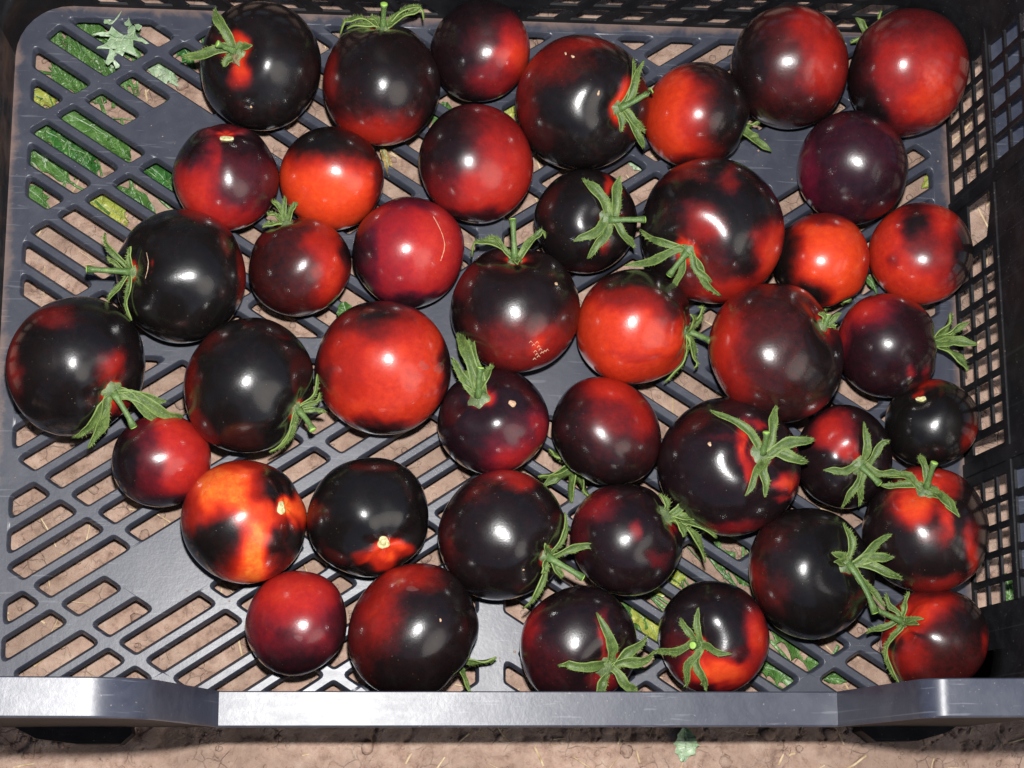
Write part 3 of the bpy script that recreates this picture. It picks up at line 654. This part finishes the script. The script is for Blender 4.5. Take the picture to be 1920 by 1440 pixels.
tom(1735, 992, 117, 119, .05, .1, [(-.15, -.45, .42, .38, .86), (.15, -.88, .5, .25, .66), (.33, -.05, .12, .36, .62), (.70, .38, .13, .45, .62), (.35, .82, .55, .18, .46), (.15, .1, .2, .12, .3), (.35, -.6, .2, .25, .5)],
    dict(hub=(1738, 902), sep=[(1722, 852, 18, .006, 'c'), (1655, 918, 22, .002), (1796, 974, 26, .001), (1784, 958, 20, .001), (1662, 890, 20, .004)], stem=(1752, 868, .018), wide=1.5),
    'black tomato with an orange forehead below a broad calyx stump, near the front right wall')
tom(555, 1168, 95, 98, .38, .5, [(-.1, -.65, 1.0, .60, .66), (.0, .85, 1.2, .40, .10), (.97, .2, .30, .8, .14), (-.2, .3, .3, .2, .26)], None,
    'smallish tomato red on top, plum below, nearest the front left', marks=((560, 1197, 10, 9),))
tom(775, 1180, 123, 124, .05, .1, [(-.65, -.40, .50, .75, .48), (-.1, -.85, .55, .28, .52), (-.9, .3, .2, .5, .3), (-.85, .7, .3, .3, .25)],
    dict(hub=(872, 1250), back=-.3, sep=[(936, 1236, 18, 0), (880, 1300, 16, 0)], stem=None),
    'large front tomato, dark red upper left, black elsewhere, single sepal peeking out at right', marks=((772, 1106, 18, 7),))
tom(1085, 1210, 110, 112, .05, .35, [(-.85, -.25, .28, .62, .58), (-.55, .3, .5, .5, .16), (.42, -.15, .08, .4, .50), (.62, .22, .28, .12, .55), (.5, .6, .3, .3, .4)],
    dict(hub=(1150, 1262), sep=[(1120, 1157, 26, .001), (1038, 1228, 24, .003, 'c'), (1210, 1188, 26, .003), (1226, 1218, 26, .003), (1198, 1300, 24, .003), (1105, 1310, 24, .003)], stem=None, wide=1.6),
    'dark tomato tucked behind the front rim with a pale green starry calyx')
tom(1338, 1195, 104, 106, .03, .3, [(.10, .62, .75, .36, .88), (.78, .0, .26, .50, .70), (.45, .28, .16, .14, .18), (-.7, .1, .3, .3, .22), (-.2, .93, .5, .1, .1)],
    dict(hub=(1302, 1212), sep=[(1277, 1160, 17, .002), (1313, 1142, 17, .002), (1238, 1219, 20, .003), (1370, 1223, 18, .003), (1284, 1289, 20, .001), (1328, 1291, 20, .001)], stem=(1299, 1210, .008)),
    'tomato black above and orange below with a six-pointed calyx facing up, by the front rim')
tom(1752, 1200, 100, 96, .30, .1, [(-.1, -.55, .55, .28, .72), (-.6, -.2, .3, .25, .66), (-.45, .35, .5, .4, .44), (-.82, .05, .16, .16, .02), (-.25, -.1, .3, .06, .16), (.3, .2, .5, .7, .16), (.75, -.4, .4, .5, .05), (.97, .35, .14, .5, .60), (0, .9, .9, .3, .18), (-.95, .4, .12, .5, .7)],
    dict(hub=(1682, 1160), sep=[(1730, 1160, 14, .001), (1727, 1174, 16, .001), (1628, 1190, 16, .003), (1668, 1240, 12, .001), (1680, 1284, 14, .001), (1712, 1118, 14, .003), (1664, 1115, 14, .004)], stem=(1640, 1142, .018)),
    'mottled red and black tomato in the front right corner with narrow sepals at its left')

def smooth(e0, e1, x):
    t = np.clip((x-e0)/(e1-e0), 0, 1); return t*t*(3-2*t)

# unit sphere grid with the pole at +z
NU, NV = 88, 60
sph = [(0., 0., 1.)]; sf = []
for j in range(1, NV):
    th = math.pi*(j/NV)**1.0
    for k in range(NU): ph = 2*math.pi*k/NU; sph.append((math.sin(th)*math.cos(ph), math.sin(th)*math.sin(ph), math.cos(th)))
sph.append((0., 0., -1.)); sph = np.array(sph)
for k in range(NU): sf.append((0, 1+k, 1+(k+1) % NU))
for j in range(NV-2):
    for k in range(NU): a = 1+j*NU+k; b = 1+j*NU+(k+1) % NU; sf.append((a, a+NU, b+NU, b))
last = len(sph)-1
for k in range(NU): a = 1+(NV-2)*NU; sf.append((a+k, last, a+(k+1) % NU))

def frame_for(p):                 # local frame at a point: right, down, toward the camera
    tc = CAM-p; tc /= np.linalg.norm(tc); r = RIGHT-RIGHT.dot(tc)*tc; r /= np.linalg.norm(r); d = np.cross(r, tc)*1.; 
    if d.dot(DOWN) < 0: d = -d
    return r, d, tc
def basis(z):
    a = np.array([1., 0, 0]) if abs(z[0]) < .8 else np.array([0, 1., 0]); x = np.cross(a, z); x /= np.linalg.norm(x); return x, np.cross(z, x)

def place(t):
    d = ray(*t['c']); rp = math.sqrt(t['r'][0]*t['r'][1]); zc = .035
    for _ in range(6):
        p = CAM+d*((zc-CAMH)/d[2]); dist = np.linalg.norm(p-CAM)
        R = dist*math.sin(math.atan(rp/math.hypot(F, math.hypot(t['c'][0]-960, t['c'][1]-720)))) ; zc = R*.955+t['up']
    return p, R

def surf(t, px, py):              # first hit of the photo ray with the tomato's ellipsoid, else None
    d = ray(px, py); C_, R = t['P'], t['R']*1.0; oc = CAM-C_; b = oc.dot(d); c = oc.dot(oc)-R*R; D = b*b-c
    if D < 0: return None
    return CAM+d*(-b-math.sqrt(D))

def ribbon(P, w0, nrm, name, mat, parent, kind='sepal', thick=.0009, tipw=.10):
    """a pointed, slightly folded sepal along the points P"""
    n = len(P); V, Fs = [], []
    for k in range(n):
        u = k/(n-1); a = P[min(k+1, n-1)]-P[max(k-1, 0)]; a = a/(np.linalg.norm(a)+1e-9)
        nn = nrm[k]-nrm[k].dot(a)*a; nn = nn/(np.linalg.norm(nn)+1e-9); s = np.cross(a, nn)
        prof_ = (.80+.55*math.sin(min(u*1.9, 1.57)))*(1-u**2.6)**.8 if kind == 'sepal' else 1
        wv = w0*.5*max(prof_*.78, tipw)*(1+.10*math.sin(u*17+w0*9000))
        wob = .25*math.sin(u*9+w0*5000); 
        for q, h in ((-1, .42+wob), (-.55, .06), (0, -.22), (.55, .06), (1, .42-wob)):
            V.append(P[k]+s*q*wv+nn*(h*wv*1.1+thick*.5))
        for q, h in ((1, .40-wob), (0, -.22), (-1, .40+wob)):
            V.append(P[k]+s*q*wv*.97+nn*(h*wv*1.1-thick*.5))
    L = 8
    for k in range(n-1):
        for j in range(L): a = k*L+j; b = k*L+(j+1) % L; Fs.append([a, b, b+L, a+L])
    Fs += [list(range(L))[::-1], [(n-1)*L+j for j in range(L)]]
    # glandular hairs along the edges
    rr = random.Random(int(abs(P[0][0]*1e5))+n)
    for k in range(n*9):
        u = rr.uniform(.02, .97); i0 = int(u*(n-1)); e = rr.choice((0, 4, 2, 1, 3)); base = V[i0*L+e]*(1-(u*(n-1)-i0))+V[min(i0+1, n-1)*L+e]*(u*(n-1)-i0)
        cen = P[i0]; dr = base-cen; dr = dr/(np.linalg.norm(dr)+1e-9)+nrm[i0]*rr.uniform(.2, .9)+np.array([rr.uniform(-.3, .3) for _ in range(3)])
        dr /= np.linalg.norm(dr); ln_ = rr.uniform(.0006, .0018); sd_ = np.cross(dr, nrm[i0]+.01); sd_ = sd_/(np.linalg.norm(sd_)+1e-9)*.00009
        q = len(V); V += [base-sd_, base+sd_, base+dr*ln_]; Fs.append([q, q+1, q+2])
    ob = mesh(name, V, Fs, mat, parent, origin=P[0])
    ev = [1, .5, 0, .5, 1, 1, 0, 1]*n+[1]*(len(V)-8*n); ea = ob.data.attributes.new('edge', 'FLOAT', 'POINT'); ea.data.foreach_set('value', np.array(ev, np.float32)); return ob
def tube(P, R_, name, mat, parent, seg=10, ridges=.08, cap=True):
    V, Fs = [], []; n = len(P); P = [np.asarray(p) for p in P]
    for k in range(n):
        a = P[min(k+1, n-1)]-P[max(k-1, 0)]; a = a/np.linalg.norm(a); x, y = basis(a)
        for j in range(seg): an = 2*math.pi*j/seg; r = R_[k]*(1+ridges*math.cos(an*3+.7)); V.append(P[k]+x*r*math.cos(an)+y*r*math.sin(an))
    for k in range(n-1):
        for j in range(seg): q = k*seg+j; r_ = k*seg+(j+1) % seg; Fs.append([q, r_, r_+seg, q+seg])
    if cap: Fs += [list(range(seg))[::-1], [(n-1)*seg+j for j in range(seg)]]
    return mesh(name, V, Fs, mat, parent, origin=P[0])

for t in T: t['P'], t['R'] = place(t)
GROUP = 'dark tomatoes lying in the crate'
for ti, t in enumerate(T):
    Pc, R = t['P'], t['R']; r_, d_, c_ = frame_for(Pc)
    rs = np.random.RandomState(100+ti)
    cal = t['calyx']; axis_ = None
    if cal:
        h = surf(t, *cal['hub'])
        if h is None or 'back' in cal:
            v = np.array([(cal['hub'][0]-t['c'][0])/t['r'][0], (cal['hub'][1]-t['c'][1])/t['r'][1]]); L = np.linalg.norm(v); z = cal.get('back', .12)
            v = v/L*math.sqrt(max(1-z*z, .01)); axis_ = v[0]*r_+v[1]*d_+z*c_
        else: axis_ = (h-Pc)/np.linalg.norm(h-Pc)
    elif t['scar']:
        h = surf(t, *t['scar'][0][:2]); axis_ = (h-Pc)/R if h is not None else -c_
    else:
        a = rs.randn(2)*.5; axis_ = -c_+a[0]*r_+a[1]*d_
    axis_ = axis_/np.linalg.norm(axis_)
    ax, ay = basis(axis_)
    # shape: oblate, shoulders, dimple round the stem, slight lobes
    th = np.arccos(np.clip(sph[:, 2], -1, 1)); ph = np.arctan2(sph[:, 1], sph[:, 0])
    vis_dimple = .11 if cal else .055
    lob = rs.randint(4, 7); rad = 1-vis_dimple*np.exp(-(th/.30)**2)+.035*np.exp(-((th-.62)/.30)**2)-.02*np.exp(-((th-math.pi)/.35)**2)
    rad *= 1+(.012*np.cos(lob*ph+rs.rand()*6)+.008*np.cos(2*ph+rs.rand()*6))*np.sin(th)**2*(.35+.65*np.exp(-(th/1.1)**2))
    ob_ = rs.uniform(.84, .93)
    sd0 = rs.rand(3)*50
    rad *= 1+np.array([noise.noise(Vector((q[0]*1.3+sd0[0], q[1]*1.3+sd0[1], q[2]*1.3+sd0[2]))) for q in sph])*.026
    rad *= 1+.016*np.cos(lob*ph+rs.rand()*6)*np.exp(-((th-.55)/.45)**2)
    L = sph*rad[:, None]; Lw = L[:, :1]*ax+L[:, 1:2]*ay+L[:, 2:3]*axis_*ob_
    # fit the outline to the measured half-widths across and down the picture
    cx_, cy_, cz_ = Lw@r_, Lw@d_, Lw@c_
    sxf = (cx_.max()-cx_.min())/2; syf = (cy_.max()-cy_.min())/2; mx = (cx_.max()+cx_.min())/2; my = (cy_.max()+cy_.min())/2
    gm = math.sqrt(t['r'][0]*t['r'][1]); kx, ky = t['r'][0]/gm/sxf, t['r'][1]/gm/syf
    cx_ = (cx_-mx)*kx; cy_ = (cy_-my)*ky; cz_ = cz_*math.sqrt(kx*ky)
    W = (cx_[:, None]*r_+cy_[:, None]*d_+cz_[:, None]*c_)*R
    # rest it on the crate floor, sliding along its own line of sight (its size follows the distance)
    for _ in range(3):
        low = (W[:, 2]+Pc[2]).min()-t['up']; dd = (CAM-Pc)/np.linalg.norm(CAM-Pc); s = -low/dd[2]; k0 = np.linalg.norm(CAM-Pc); Pc = Pc+dd*s; k1 = np.linalg.norm(CAM-Pc); W *= k1/k0; R *= k1/k0
    t['P'], t['R'] = Pc, R
    org = np.array([Pc[0], Pc[1], t['up']])
    # ripeness
    dirs = np.stack([cx_, cy_, cz_], 1); dirs /= np.linalg.norm(dirs, axis=1)[:, None]
    wv = np.array([noise.noise_vector(Vector((d[0]*2.1+ti*7, d[1]*2.1, d[2]*2.1)))[:] for d in dirs])*.12
    wv += np.array([noise.noise_vector(Vector((d[0]*6+ti*7, d[1]*6, d[2]*6)))[:] for d in dirs])*.06
    qx, qy = dirs[:, 0]+wv[:, 0], dirs[:, 1]+wv[:, 1]
    v = np.full(len(dirs), t['base'], float)
    for (bx, by, brx, bry, bv) in t['blobs']:
        dd = np.sqrt(((qx-bx)/brx)**2+((qy-by)/bry)**2); wgt = 1-smooth(.28, 1.50, dd); wgt *= np.clip(1+dirs[:, 2]*2.5, 0, 1); v = v*(1-wgt)+bv*wgt
    if cal and 'back' not in cal or t['scar']:
        # orange ring close round the stem end
        ca2 = dirs@np.array([axis_@r_, axis_@d_, axis_@c_]); an = np.arccos(np.clip(ca2, -1, 1))
        wgt = 1-smooth(.13, .26, an+wv[:, 2]*.5); v = v*(1-wgt)+(.45 if 'matte black' in t['label'] else max(.74, t['base']))*wgt
    v = v+wv[:, 1]*.25*(1-abs(v-.5))
    if cal or t['scar']:
        e = thing('tomato', t['label'], 'tomato', org, GROUP)
        fo = mesh('fruit', W+Pc, sf, T_SKIN, e, origin=Pc)
    else:
        e = fo = tag(mesh('tomato', W+Pc, sf, T_SKIN, origin=Pc), t['label'], 'tomato', GROUP)
    at_ = fo.data.attributes.new('ripe', 'FLOAT', 'POINT'); at_.data.foreach_set('value', np.clip(v, 0, 1).astype(np.float32))
    at_ = fo.data.attributes.new('purple', 'FLOAT', 'POINT'); at_.data.foreach_set('value', np.full(len(v), t['pur'], np.float32))
    # radius of the skin along a direction
    Wn = W/np.linalg.norm(W, axis=1)[:, None]; Wl = np.linalg.norm(W, axis=1)
    def skin(dirv):
        dv = dirv/np.linalg.norm(dirv); i_ = np.argmax(Wn@dv); return Wl[i_]
    def on_skin(px, py, lift=0.):
        h = surf(t, px, py)
        if h is None: return None
        dv = (h-Pc)/np.linalg.norm(h-Pc); return Pc+dv*(skin(dv)+lift)
    for (sxp, syp, sa_, sb_) in (t['scar'] or ()):
        c0 = on_skin(sxp, syp); nrm = (c0-Pc)/np.linalg.norm(c0-Pc); V, Fs = [], []; mp_ = R/math.sqrt(t['r'][0]*t['r'][1])
        rings = [(0, .0004), (.30, .0011), (.36, .0002), (.62, .0006), (.85, .0009), (1.0, -.0006)]
        up_ = np.cross(nrm, r_); nn = 20
        # px extents measured in the picture plane; stretch along the line toward the limb to undo foreshortening
        for q, (rr, hh) in enumerate(rings):
            for k in range(nn):
                a = 2*math.pi*k/nn; off = r_*math.cos(a)*sa_*rr+d_*math.sin(a)*sb_*rr
                wob = 1+.10*math.sin(3*a+ti)+.06*math.sin(5*a)
                pp = c0+off*mp_*wob; dv = pp-Pc; tt = c_*((1-min(1, (dv@r_)**2/R**2+(dv@d_)**2/R**2))**.5*R); pp = Pc+(dv@r_)*r_+(dv@d_)*d_+tt
                dv = (pp-Pc)/np.linalg.norm(pp-Pc); V.append(Pc+dv*(skin(dv)+hh+.0003))
            if q:
                for k in range(nn): a_ = (q-1)*nn+k; b_ = (q-1)*nn+(k+1) % nn; Fs.append([a_, b_, b_+nn, a_+nn])
        mesh('stem_scar', V, Fs, SCAR, e, origin=c0)
    if not cal: continue
    # calyx -------------------------------------------------------
    hubd = axis_; hp = Pc+hubd*(skin(hubd)+.0005); pxm = R/math.sqrt(t['r'][0]*t['r'][1]); wide = cal.get('wide', 1.)
    V, Fs = [], []; nn = 18; rings = [(1.35, -.0004), (1.0, .0010), (.65, .0022), (.35, .0030), (0.02, .0034)]
    hr = .0032*wide
    for q, (rr, hh) in enumerate(rings):
        for k in range(nn):
            a = 2*math.pi*k/nn; off = (ax*math.cos(a)+ay*math.sin(a))*hr*rr*(1+.14*math.cos(5*a+ti)*min(rr, 1))
            dv = hubd*skin(hubd)+off; dv /= np.linalg.norm(dv); V.append(Pc+dv*(skin(dv)+hh))
        if q:
            for k in range(nn): a_ = (q-1)*nn+k; b_ = (q-1)*nn+(k+1) % nn; Fs.append([a_, b_, b_+nn, a_+nn])
    ce = mesh('calyx', V, Fs, G_HUB, e, origin=hp)
    for si, sp in enumerate(cal['sep']):
        px, py, wpx, lift = sp[:4]; curl = len(sp) > 4
        tip = on_skin(px, py, lift+.0012) if 'back' not in cal else None
        if tip is None:
            d = ray(px, py); zt = hp-hubd*0
            # place the tip at the hub's depth, a little below it, but never under the crate floor
            q = (zt-CAM)@c_/(d@c_); tip = CAM+d*q
            drop = .35*max(0., np.linalg.norm(tip-hp)-.004); tip = tip+d*drop
            if tip[2] < .004: tip = CAM+d*((.004-CAMH)/d[2])
        base = hp+(tip-hp)/np.linalg.norm(tip-hp)*hr*.35
        span = np.linalg.norm(tip-base); mid = (base+tip)/2+hubd*(span*.16+lift*.8)
        n = 13; P, Nn = [], []
        for k in range(n):
            u = k/(n-1); p = base*(1-u)**2+mid*2*u*(1-u)+tip*u*u
            p = p+hubd*span*(.07*math.sin(u*math.pi*1.5+si*1.7)*u+.05*u**3*(1 if si % 2 else -.3))
            if curl:      # the last third rolls back on itself
                u2 = max(0., (u-.72)/.28); p = p+hubd*span*.10*math.sin(u2*math.pi)-(tip-base)*.10*u2*u2+d_*span*.10*u2*u2
            # a gentle sideways wave
            sdv = np.cross(tip-base, hubd); sdv /= (np.linalg.norm(sdv)+1e-9); p = p+sdv*span*.09*math.sin(u*math.pi*(1.2+.3*si)+si)*(1-u)
            rel = p-Pc; dl = np.linalg.norm(rel); need = skin(rel)+.0012
            if dl < need: p = Pc+rel/dl*need
            if p[2] < .0015: p = np.array([p[0], p[1], .0015])
            P.append(p); nv = (p-Pc)/np.linalg.norm(p-Pc); Nn.append(nv*.8+hubd*.3+c_*.5)
        ribbon(P, wpx*pxm*.84, Nn, 'sepal', G_DRY if (ti == 0 and si == 4) else G_SEP, ce)
    if cal['stem']:
        sx_, sy_, Ls = cal['stem']; d = ray(sx_, sy_); oc = CAM-hp; b = oc@d; D = b*b-(oc@oc-Ls*Ls); tt = -b-math.sqrt(D) if D > 0 else -b
        tip = CAM+d*tt; base = hp+hubd*.0015; mid = (base+tip)/2+hubd*.15*np.linalg.norm(tip-base)
        P = [base*(1-u)**2+mid*2*u*(1-u)+tip*u*u for u in np.linspace(0, 1, 8)]
        rr = [.0026, .0019, .0016, .0015, .0016, .0015, .0019, .0023]
        st = tube(P, rr, 'stem', G_STEM, ce)
        a = (P[-1]-P[-2]); a /= np.linalg.norm(a)
        tube([P[-1]-a*.0002, P[-1]+a*.0005, P[-1]+a*.0007], [.0021, .0020, .0012], 'cut_end', G_CUT, ce, ridges=.03)
    t['skin'] = (Wn, Wl)

# surface marks: small scabs, scratch, crackle, dried drops
def mark(ti, pts, wpx, mat, name, label=None, closed=False):
    t = T[ti]; Pc, R = t['P'], t['R']; mp_ = R/math.sqrt(t['r'][0]*t['r'][1])
    ob = [o for o in bpy.data.objects if o.get('label') == t['label']][0]
    fo = ob if ob.type == 'MESH' else [c for c in ob.children if c.name.startswith('fruit')][0]
    W = np.array([v.co[:] for v in fo.data.vertices]); Wl = np.linalg.norm(W, axis=1); Wn = W/Wl[:, None]
    r_, d_, c_ = frame_for(Pc)
    def up(px, py, hh):
        x, y = (px-t['c'][0])/t['r'][0], (py-t['c'][1])/t['r'][1]; z = math.sqrt(max(.02, 1-x*x-y*y)); dv = x*r_+y*d_+z*c_; dv /= np.linalg.norm(dv)
        k = np.argsort(-(Wn@dv))[:4]; return Pc+dv*(Wl[k].mean()+hh)
    return up, ob
def scratch(ti, pts, wpx, mat, name):
    up, ob = mark(ti, None, 0, None, None); V, Fs = [], []
    n = len(pts)
    for k, (x, y) in enumerate(pts):
        a = np.array(pts[min(k+1, n-1)])-np.array(pts[max(k-1, 0)]); a = a/np.linalg.norm(a); s = np.array([-a[1], a[0]])*wpx/2*(1 if 0 < k < n-1 else .3)
        for q, h in ((-1, -.0002), (0, .0004), (1, -.0002)): V.append(up(x+s[0]*q, y+s[1]*q, h))
        if k:
            for q in range(2): i_ = (k-1)*3+q; Fs.append([i_, i_+1, i_+4, i_+3])
    mesh(name, V, Fs, mat, ob, origin=V[0])
def dot(ti, x, y, a, b, mat, name, h=.00045, n=12):
    up, ob = mark(ti, None, 0, None, None); V = [up(x, y, h)]; Fs = []
    for rr, hh in ((.6, h*.9), (1, -.0002)):
        for k in range(n): an = 2*math.pi*k/n; w_ = 1+.22*math.sin(2*an+x)+.12*math.sin(3*an+y); V.append(up(x+a*rr*w_*math.cos(an), y+b*rr*w_*math.sin(an), hh))
    for k in range(n): Fs.append([0, 1+k, 1+(k+1) % n]); Fs.append([1+k, 1+n+k, 1+n+(k+1) % n, 1+(k+1) % n])
    mesh(name, V, Fs, mat, ob, origin=V[0])
def lid(label_part): return next(i for i, t in enumerate(T) if label_part in t['label'])
i_ = lid('crimson'); scratch(i_, [(813, 405), (823, 421), (832, 440), (837, 458), (836, 470), (833, 481), (830, 490)], 1.2, SCAR_T, 'scratch')
i_ = lid('tan crackle')
for (x, y) in ((993, 635), (998, 640), (1004, 636), (1007, 643), (1010, 648), (1001, 651), (1013, 654), (1018, 652), (1023, 650), (1004, 656), (1000, 664), (1007, 660)):
    scratch(i_, [(x-3, y+1), (x, y-2), (x+3, y+1)], 2.0, SCAR_T, 'crackle_mark')
dot(i_, 1044, 533, 3, 4, SCAR_T, 'scab'); dot(lid('broad star calyx'), 1331, 834, 4.5, 4, SCAR_T, 'scab'); dot(lid('like a crown'), 962, 757, 7, 8, SCAR_T, 'scab')
dot(0, 470, 201, 3, 2, SCAR_T, 'scab'); dot(lid('on its side at the back'), 1061, 104, 2.5, 2.5, SCAR_T, 'scab'); dot(lid('on its side at the back'), 1074, 109, 4, 2.5, SCAR_T, 'scab')
dot(lid('on its side at the back'), 1122, 175, 3, 5, SCAR_T, 'scab'); dot(lid('single sepal'), 822, 1164, 2.5, 3, SCAR_T, 'scab'); dot(lid('thin calyx curling'), 982, 1069, 2.5, 2, SCAR_T, 'scab')
scratch(lid('jet black'), [(276, 472), (278, 490), (277, 508), (274, 522)], 2, SCAR_T, 'scratch')
for ti, t in enumerate(T):
    for (x, y, a, b) in t['marks']: dot(ti, x, y, a, b, WMARK, 'water_mark', h=.00008)

# ------------------------------------------------------------------ leaves and litter on the ground
def leaf(px, py, lpx, wpx, ang, kind, label, z=None, serr=.25, cat='leaf', nm='leaf', bend=.15, seed=0, fold=.25):
    rr = random.Random(seed+int(px)); zz = ZG+.006 if z is None else z
    c = at(px, py, zz); k = (CAMH-zz)/F; Ln, Wd = lpx*k, wpx*k; a = math.radians(-ang); ux, uy = math.cos(a), math.sin(a)
    V, Fs = [], []; n = 30; M_ = 6
    for i in range(n):
        u = i/(n-1); wv = Wd/2*(math.sin(math.pi*min(1, u*.93+.05))**.7)*(1+serr*.9*math.sin(u*22+seed)*rr.uniform(.7, 1.1)*(1-.3*u))
        bx = bend*Ln*math.sin(u*math.pi)*.5
        for j in range(-M_//2, M_//2+1):
            s = j/(M_/2); l = (u-.5)*Ln + abs(s)*serr*Wd*.30*math.sin(u*22+seed+.8); o_ = s*wv+bx
            h = fold*abs(s)*wv+rr.uniform(-1, 1)*.0006+.0015*math.sin(u*5+seed+s*2) - (.0003 if j == 0 else 0)
            x, y = c[0]+ux*l-uy*o_, c[1]+uy*l+ux*o_
            zb_ = zz if z is not None else gz(x, y)+.0022
            V.append((x, y, zb_+h+.001))
    W_ = M_+1
    for i in range(n-1):
        for j in range(M_): q = i*W_+j; Fs.append([q, q+W_, q+W_+1, q+1])
    n0 = len(V); V += [(p[0], p[1], p[2]-.0003) for p in V]; Fs += [[q+n0 for q in f][::-1] for f in Fs]
    o = mesh(nm, V, Fs, LEAF[kind], origin=c)
    # midrib
    P = [np.array(V[i*W_+M_//2])+np.array([0, 0, .0003]) for i in range(n)]
    tube(P, [.00035*(1.15-i/n) for i in range(n)], 'midrib', LEAF['pale'], o, seg=6)
    return tag(o, label, cat)
lf = [
 (95, 85, 60, 34, 60, 'green', 'small green leaf edge under the first long slot near the corner', None, .2),
 (205, 92, 80, 40, 75, 'green', 'green leaf lying beneath the whitish serrated leaf', None, .35),
 (218, 262, 70, 40, 60, 'green', 'crumpled leaf at the lower end of the slot below the brown stone', None, .35),
 (100, 255, 80, 40, 20, 'green', 'broad leaf under the second slot by the left edge, below the yellow-green one', None, .2),
 (58, 285, 80, 40, 50, 'pale', 'pale leaf base at the far left slots', None, .15),
 (150, 305, 90, 44, 40, 'dark', 'dark leaf under the slot left of the purple-middled tomato', None, .3),
 (330, 352, 60, 34, 60, 'green', 'leaf edge showing at the lower left of the black-crowned tomato', None, .3),
 (60, 190, 50, 30, 60, 'green', 'green scrap beside the yellow-green leaf', None, .3),
 (1140, 1100, 60, 30, 70, 'green', 'leaf scrap under the slots behind the starry-calyx tomato', None, .3),
 (1400, 1075, 90, 30, 30, 'green', 'green sprig beneath the bars left of the many-sepalled black tomato', None, .45),
 (222, 75, 95, 78, 100, 'pale', 'whitish serrated leaf poking up through the back left floor slots', -.002, .55),
 (165, 55, 70, 40, 30, 'green', 'green leaf scrap just left of the whitish serrated leaf', None, .3),
 (160, 92, 95, 34, 25, 'green', 'shiny green leaf with pale end under the first long back slot', None, .12),
 (195, 118, 60, 40, 40, 'pale', 'pale torn leaf under the inner end of the first long slot', None, .3),
 (122, 148, 72, 42, 35, 'green', 'bright green crumpled leaf under the second left slot', None, .3),
 (72, 182, 70, 34, 20, 'yellow', 'yellow-green leaf under the short slot by the left edge', None, .2),
 (178, 250, 165, 52, 33, 'green', 'long green leaf filling the long slot left of the solid floor patch', None, .08),
 (128, 278, 120, 60, 40, 'dark', 'dark frilly leaf beneath the middle left slots', None, .4),
 (78, 300, 130, 48, 35, 'green', 'green leaf with a light band under the left edge slot', None, .15),
 (62, 362, 66, 34, 40, 'green', 'small toothed leaf at the far left below the banded leaf', None, .4),
 (252, 382, 110, 40, 40, 'green', 'narrow leaf with pale midrib beneath the slots left of the purple-middled tomato', None, .08),
 (200, 392, 90, 46, 30, 'yellow', 'olive leaf partly under the bar left of the narrow midribbed leaf', None, .3),
 (296, 330, 100, 50, 45, 'dark', 'curly dark leaf touching the left side of the black-crowned tomato', None, .4),
 (300, 132, 85, 52, 35, 'pale', 'pale green lobed leaf in the slot above the solid floor patch', None, .45),
 (345, 98, 70, 40, 60, 'dark', 'dark toothed leaf under the sepal tip of the nearly black back left tomato', None, .45),
 (384, 66, 50, 36, 60, 'dark', 'dark leaf scrap hidden behind the upper left of the nearly black tomato', None, .3),
 (232, 152, 44, 26, 20, 'green', 'small green scrap at the end of the slot beside the brown stone', None, .3),
 (826, 212, 60, 40, 110, 'green', 'green leaf between the black-topped and the second centre back tomato', None, .2),
 (948, 205, 60, 34, 80, 'yellow', 'yellowish leaf just left of the large sideways tomato', None, .2),
 (1205, 308, 60, 34, 30, 'pale', 'pale leaf scrap under the slot below the glowing red tomato', None, .2),
 (1742, 332, 50, 22, 120, 'yellow', 'greenish leaf scrap in the slot by the right wall', None, .2),
 (1188, 1148, 90, 46, 70, 'green', 'green leaf under the slots right of the starry-calyx tomato', None, .3),
 (1212, 1172, 110, 44, 50, 'yellow', 'yellowing leaf beside the green one near the starry-calyx tomato', None, .3),
 (1352, 1052, 150, 34, 40, 'green', 'long fern-like weed leaf under the long front bars', None, .5),
 (1258, 1085, 100, 30, 140, 'yellow', 'thin yellow-green weed sprig under the front slots', None, .4),
 (1492, 1216, 150, 54, 42, 'green', 'feathery green leaf beneath the front right slots', None, .4),
 (1462, 1266, 90, 46, 25, 'green', 'crumpled green leaf just behind the front rim', None, .4),
 (1567, 1275, 44, 20, 5, 'green', 'tiny green leaf tip seen through the slot nearest the front rim', None, .15),
 (1284, 1396, 60, 42, 95, 'pale', 'pale green leaf sticking out from under the front rim', None, .15),
 (1890, 1112, 80, 22, 90, 'green', 'bright green blade outside the right wall', None, .08),
 (645, 590, 48, 34, 85, 'green', 'loose green leaf bit resting on the floor by the brightest red tomato', .004, .15),
 (1578, 795, 60, 20, 40, 'green', 'thin leaf blade between two tomatoes on the right', None, .1),
 (1632, 535, 44, 14, 60, 'green', 'slender sepal-like leaf below the smoky red tomato', .003, .1),
 (722, 305, 60, 17, 75, 'tan', 'dry tan husk hanging beside the black-capped orange tomato', -.001, .1)]
for k, (px, py, l, wd, an, kd, lb, z, se) in enumerate(lf):
    leaf(px, py, l, wd, an, kd, lb, z, se, seed=k*13, cat='husk' if kd == 'tan' else 'leaf', nm='dry_husk' if kd == 'tan' else 'leaf')

for o in bpy.data.objects:
    if '_o' in o: del o['_o']
S.cycles.use_denoising = True
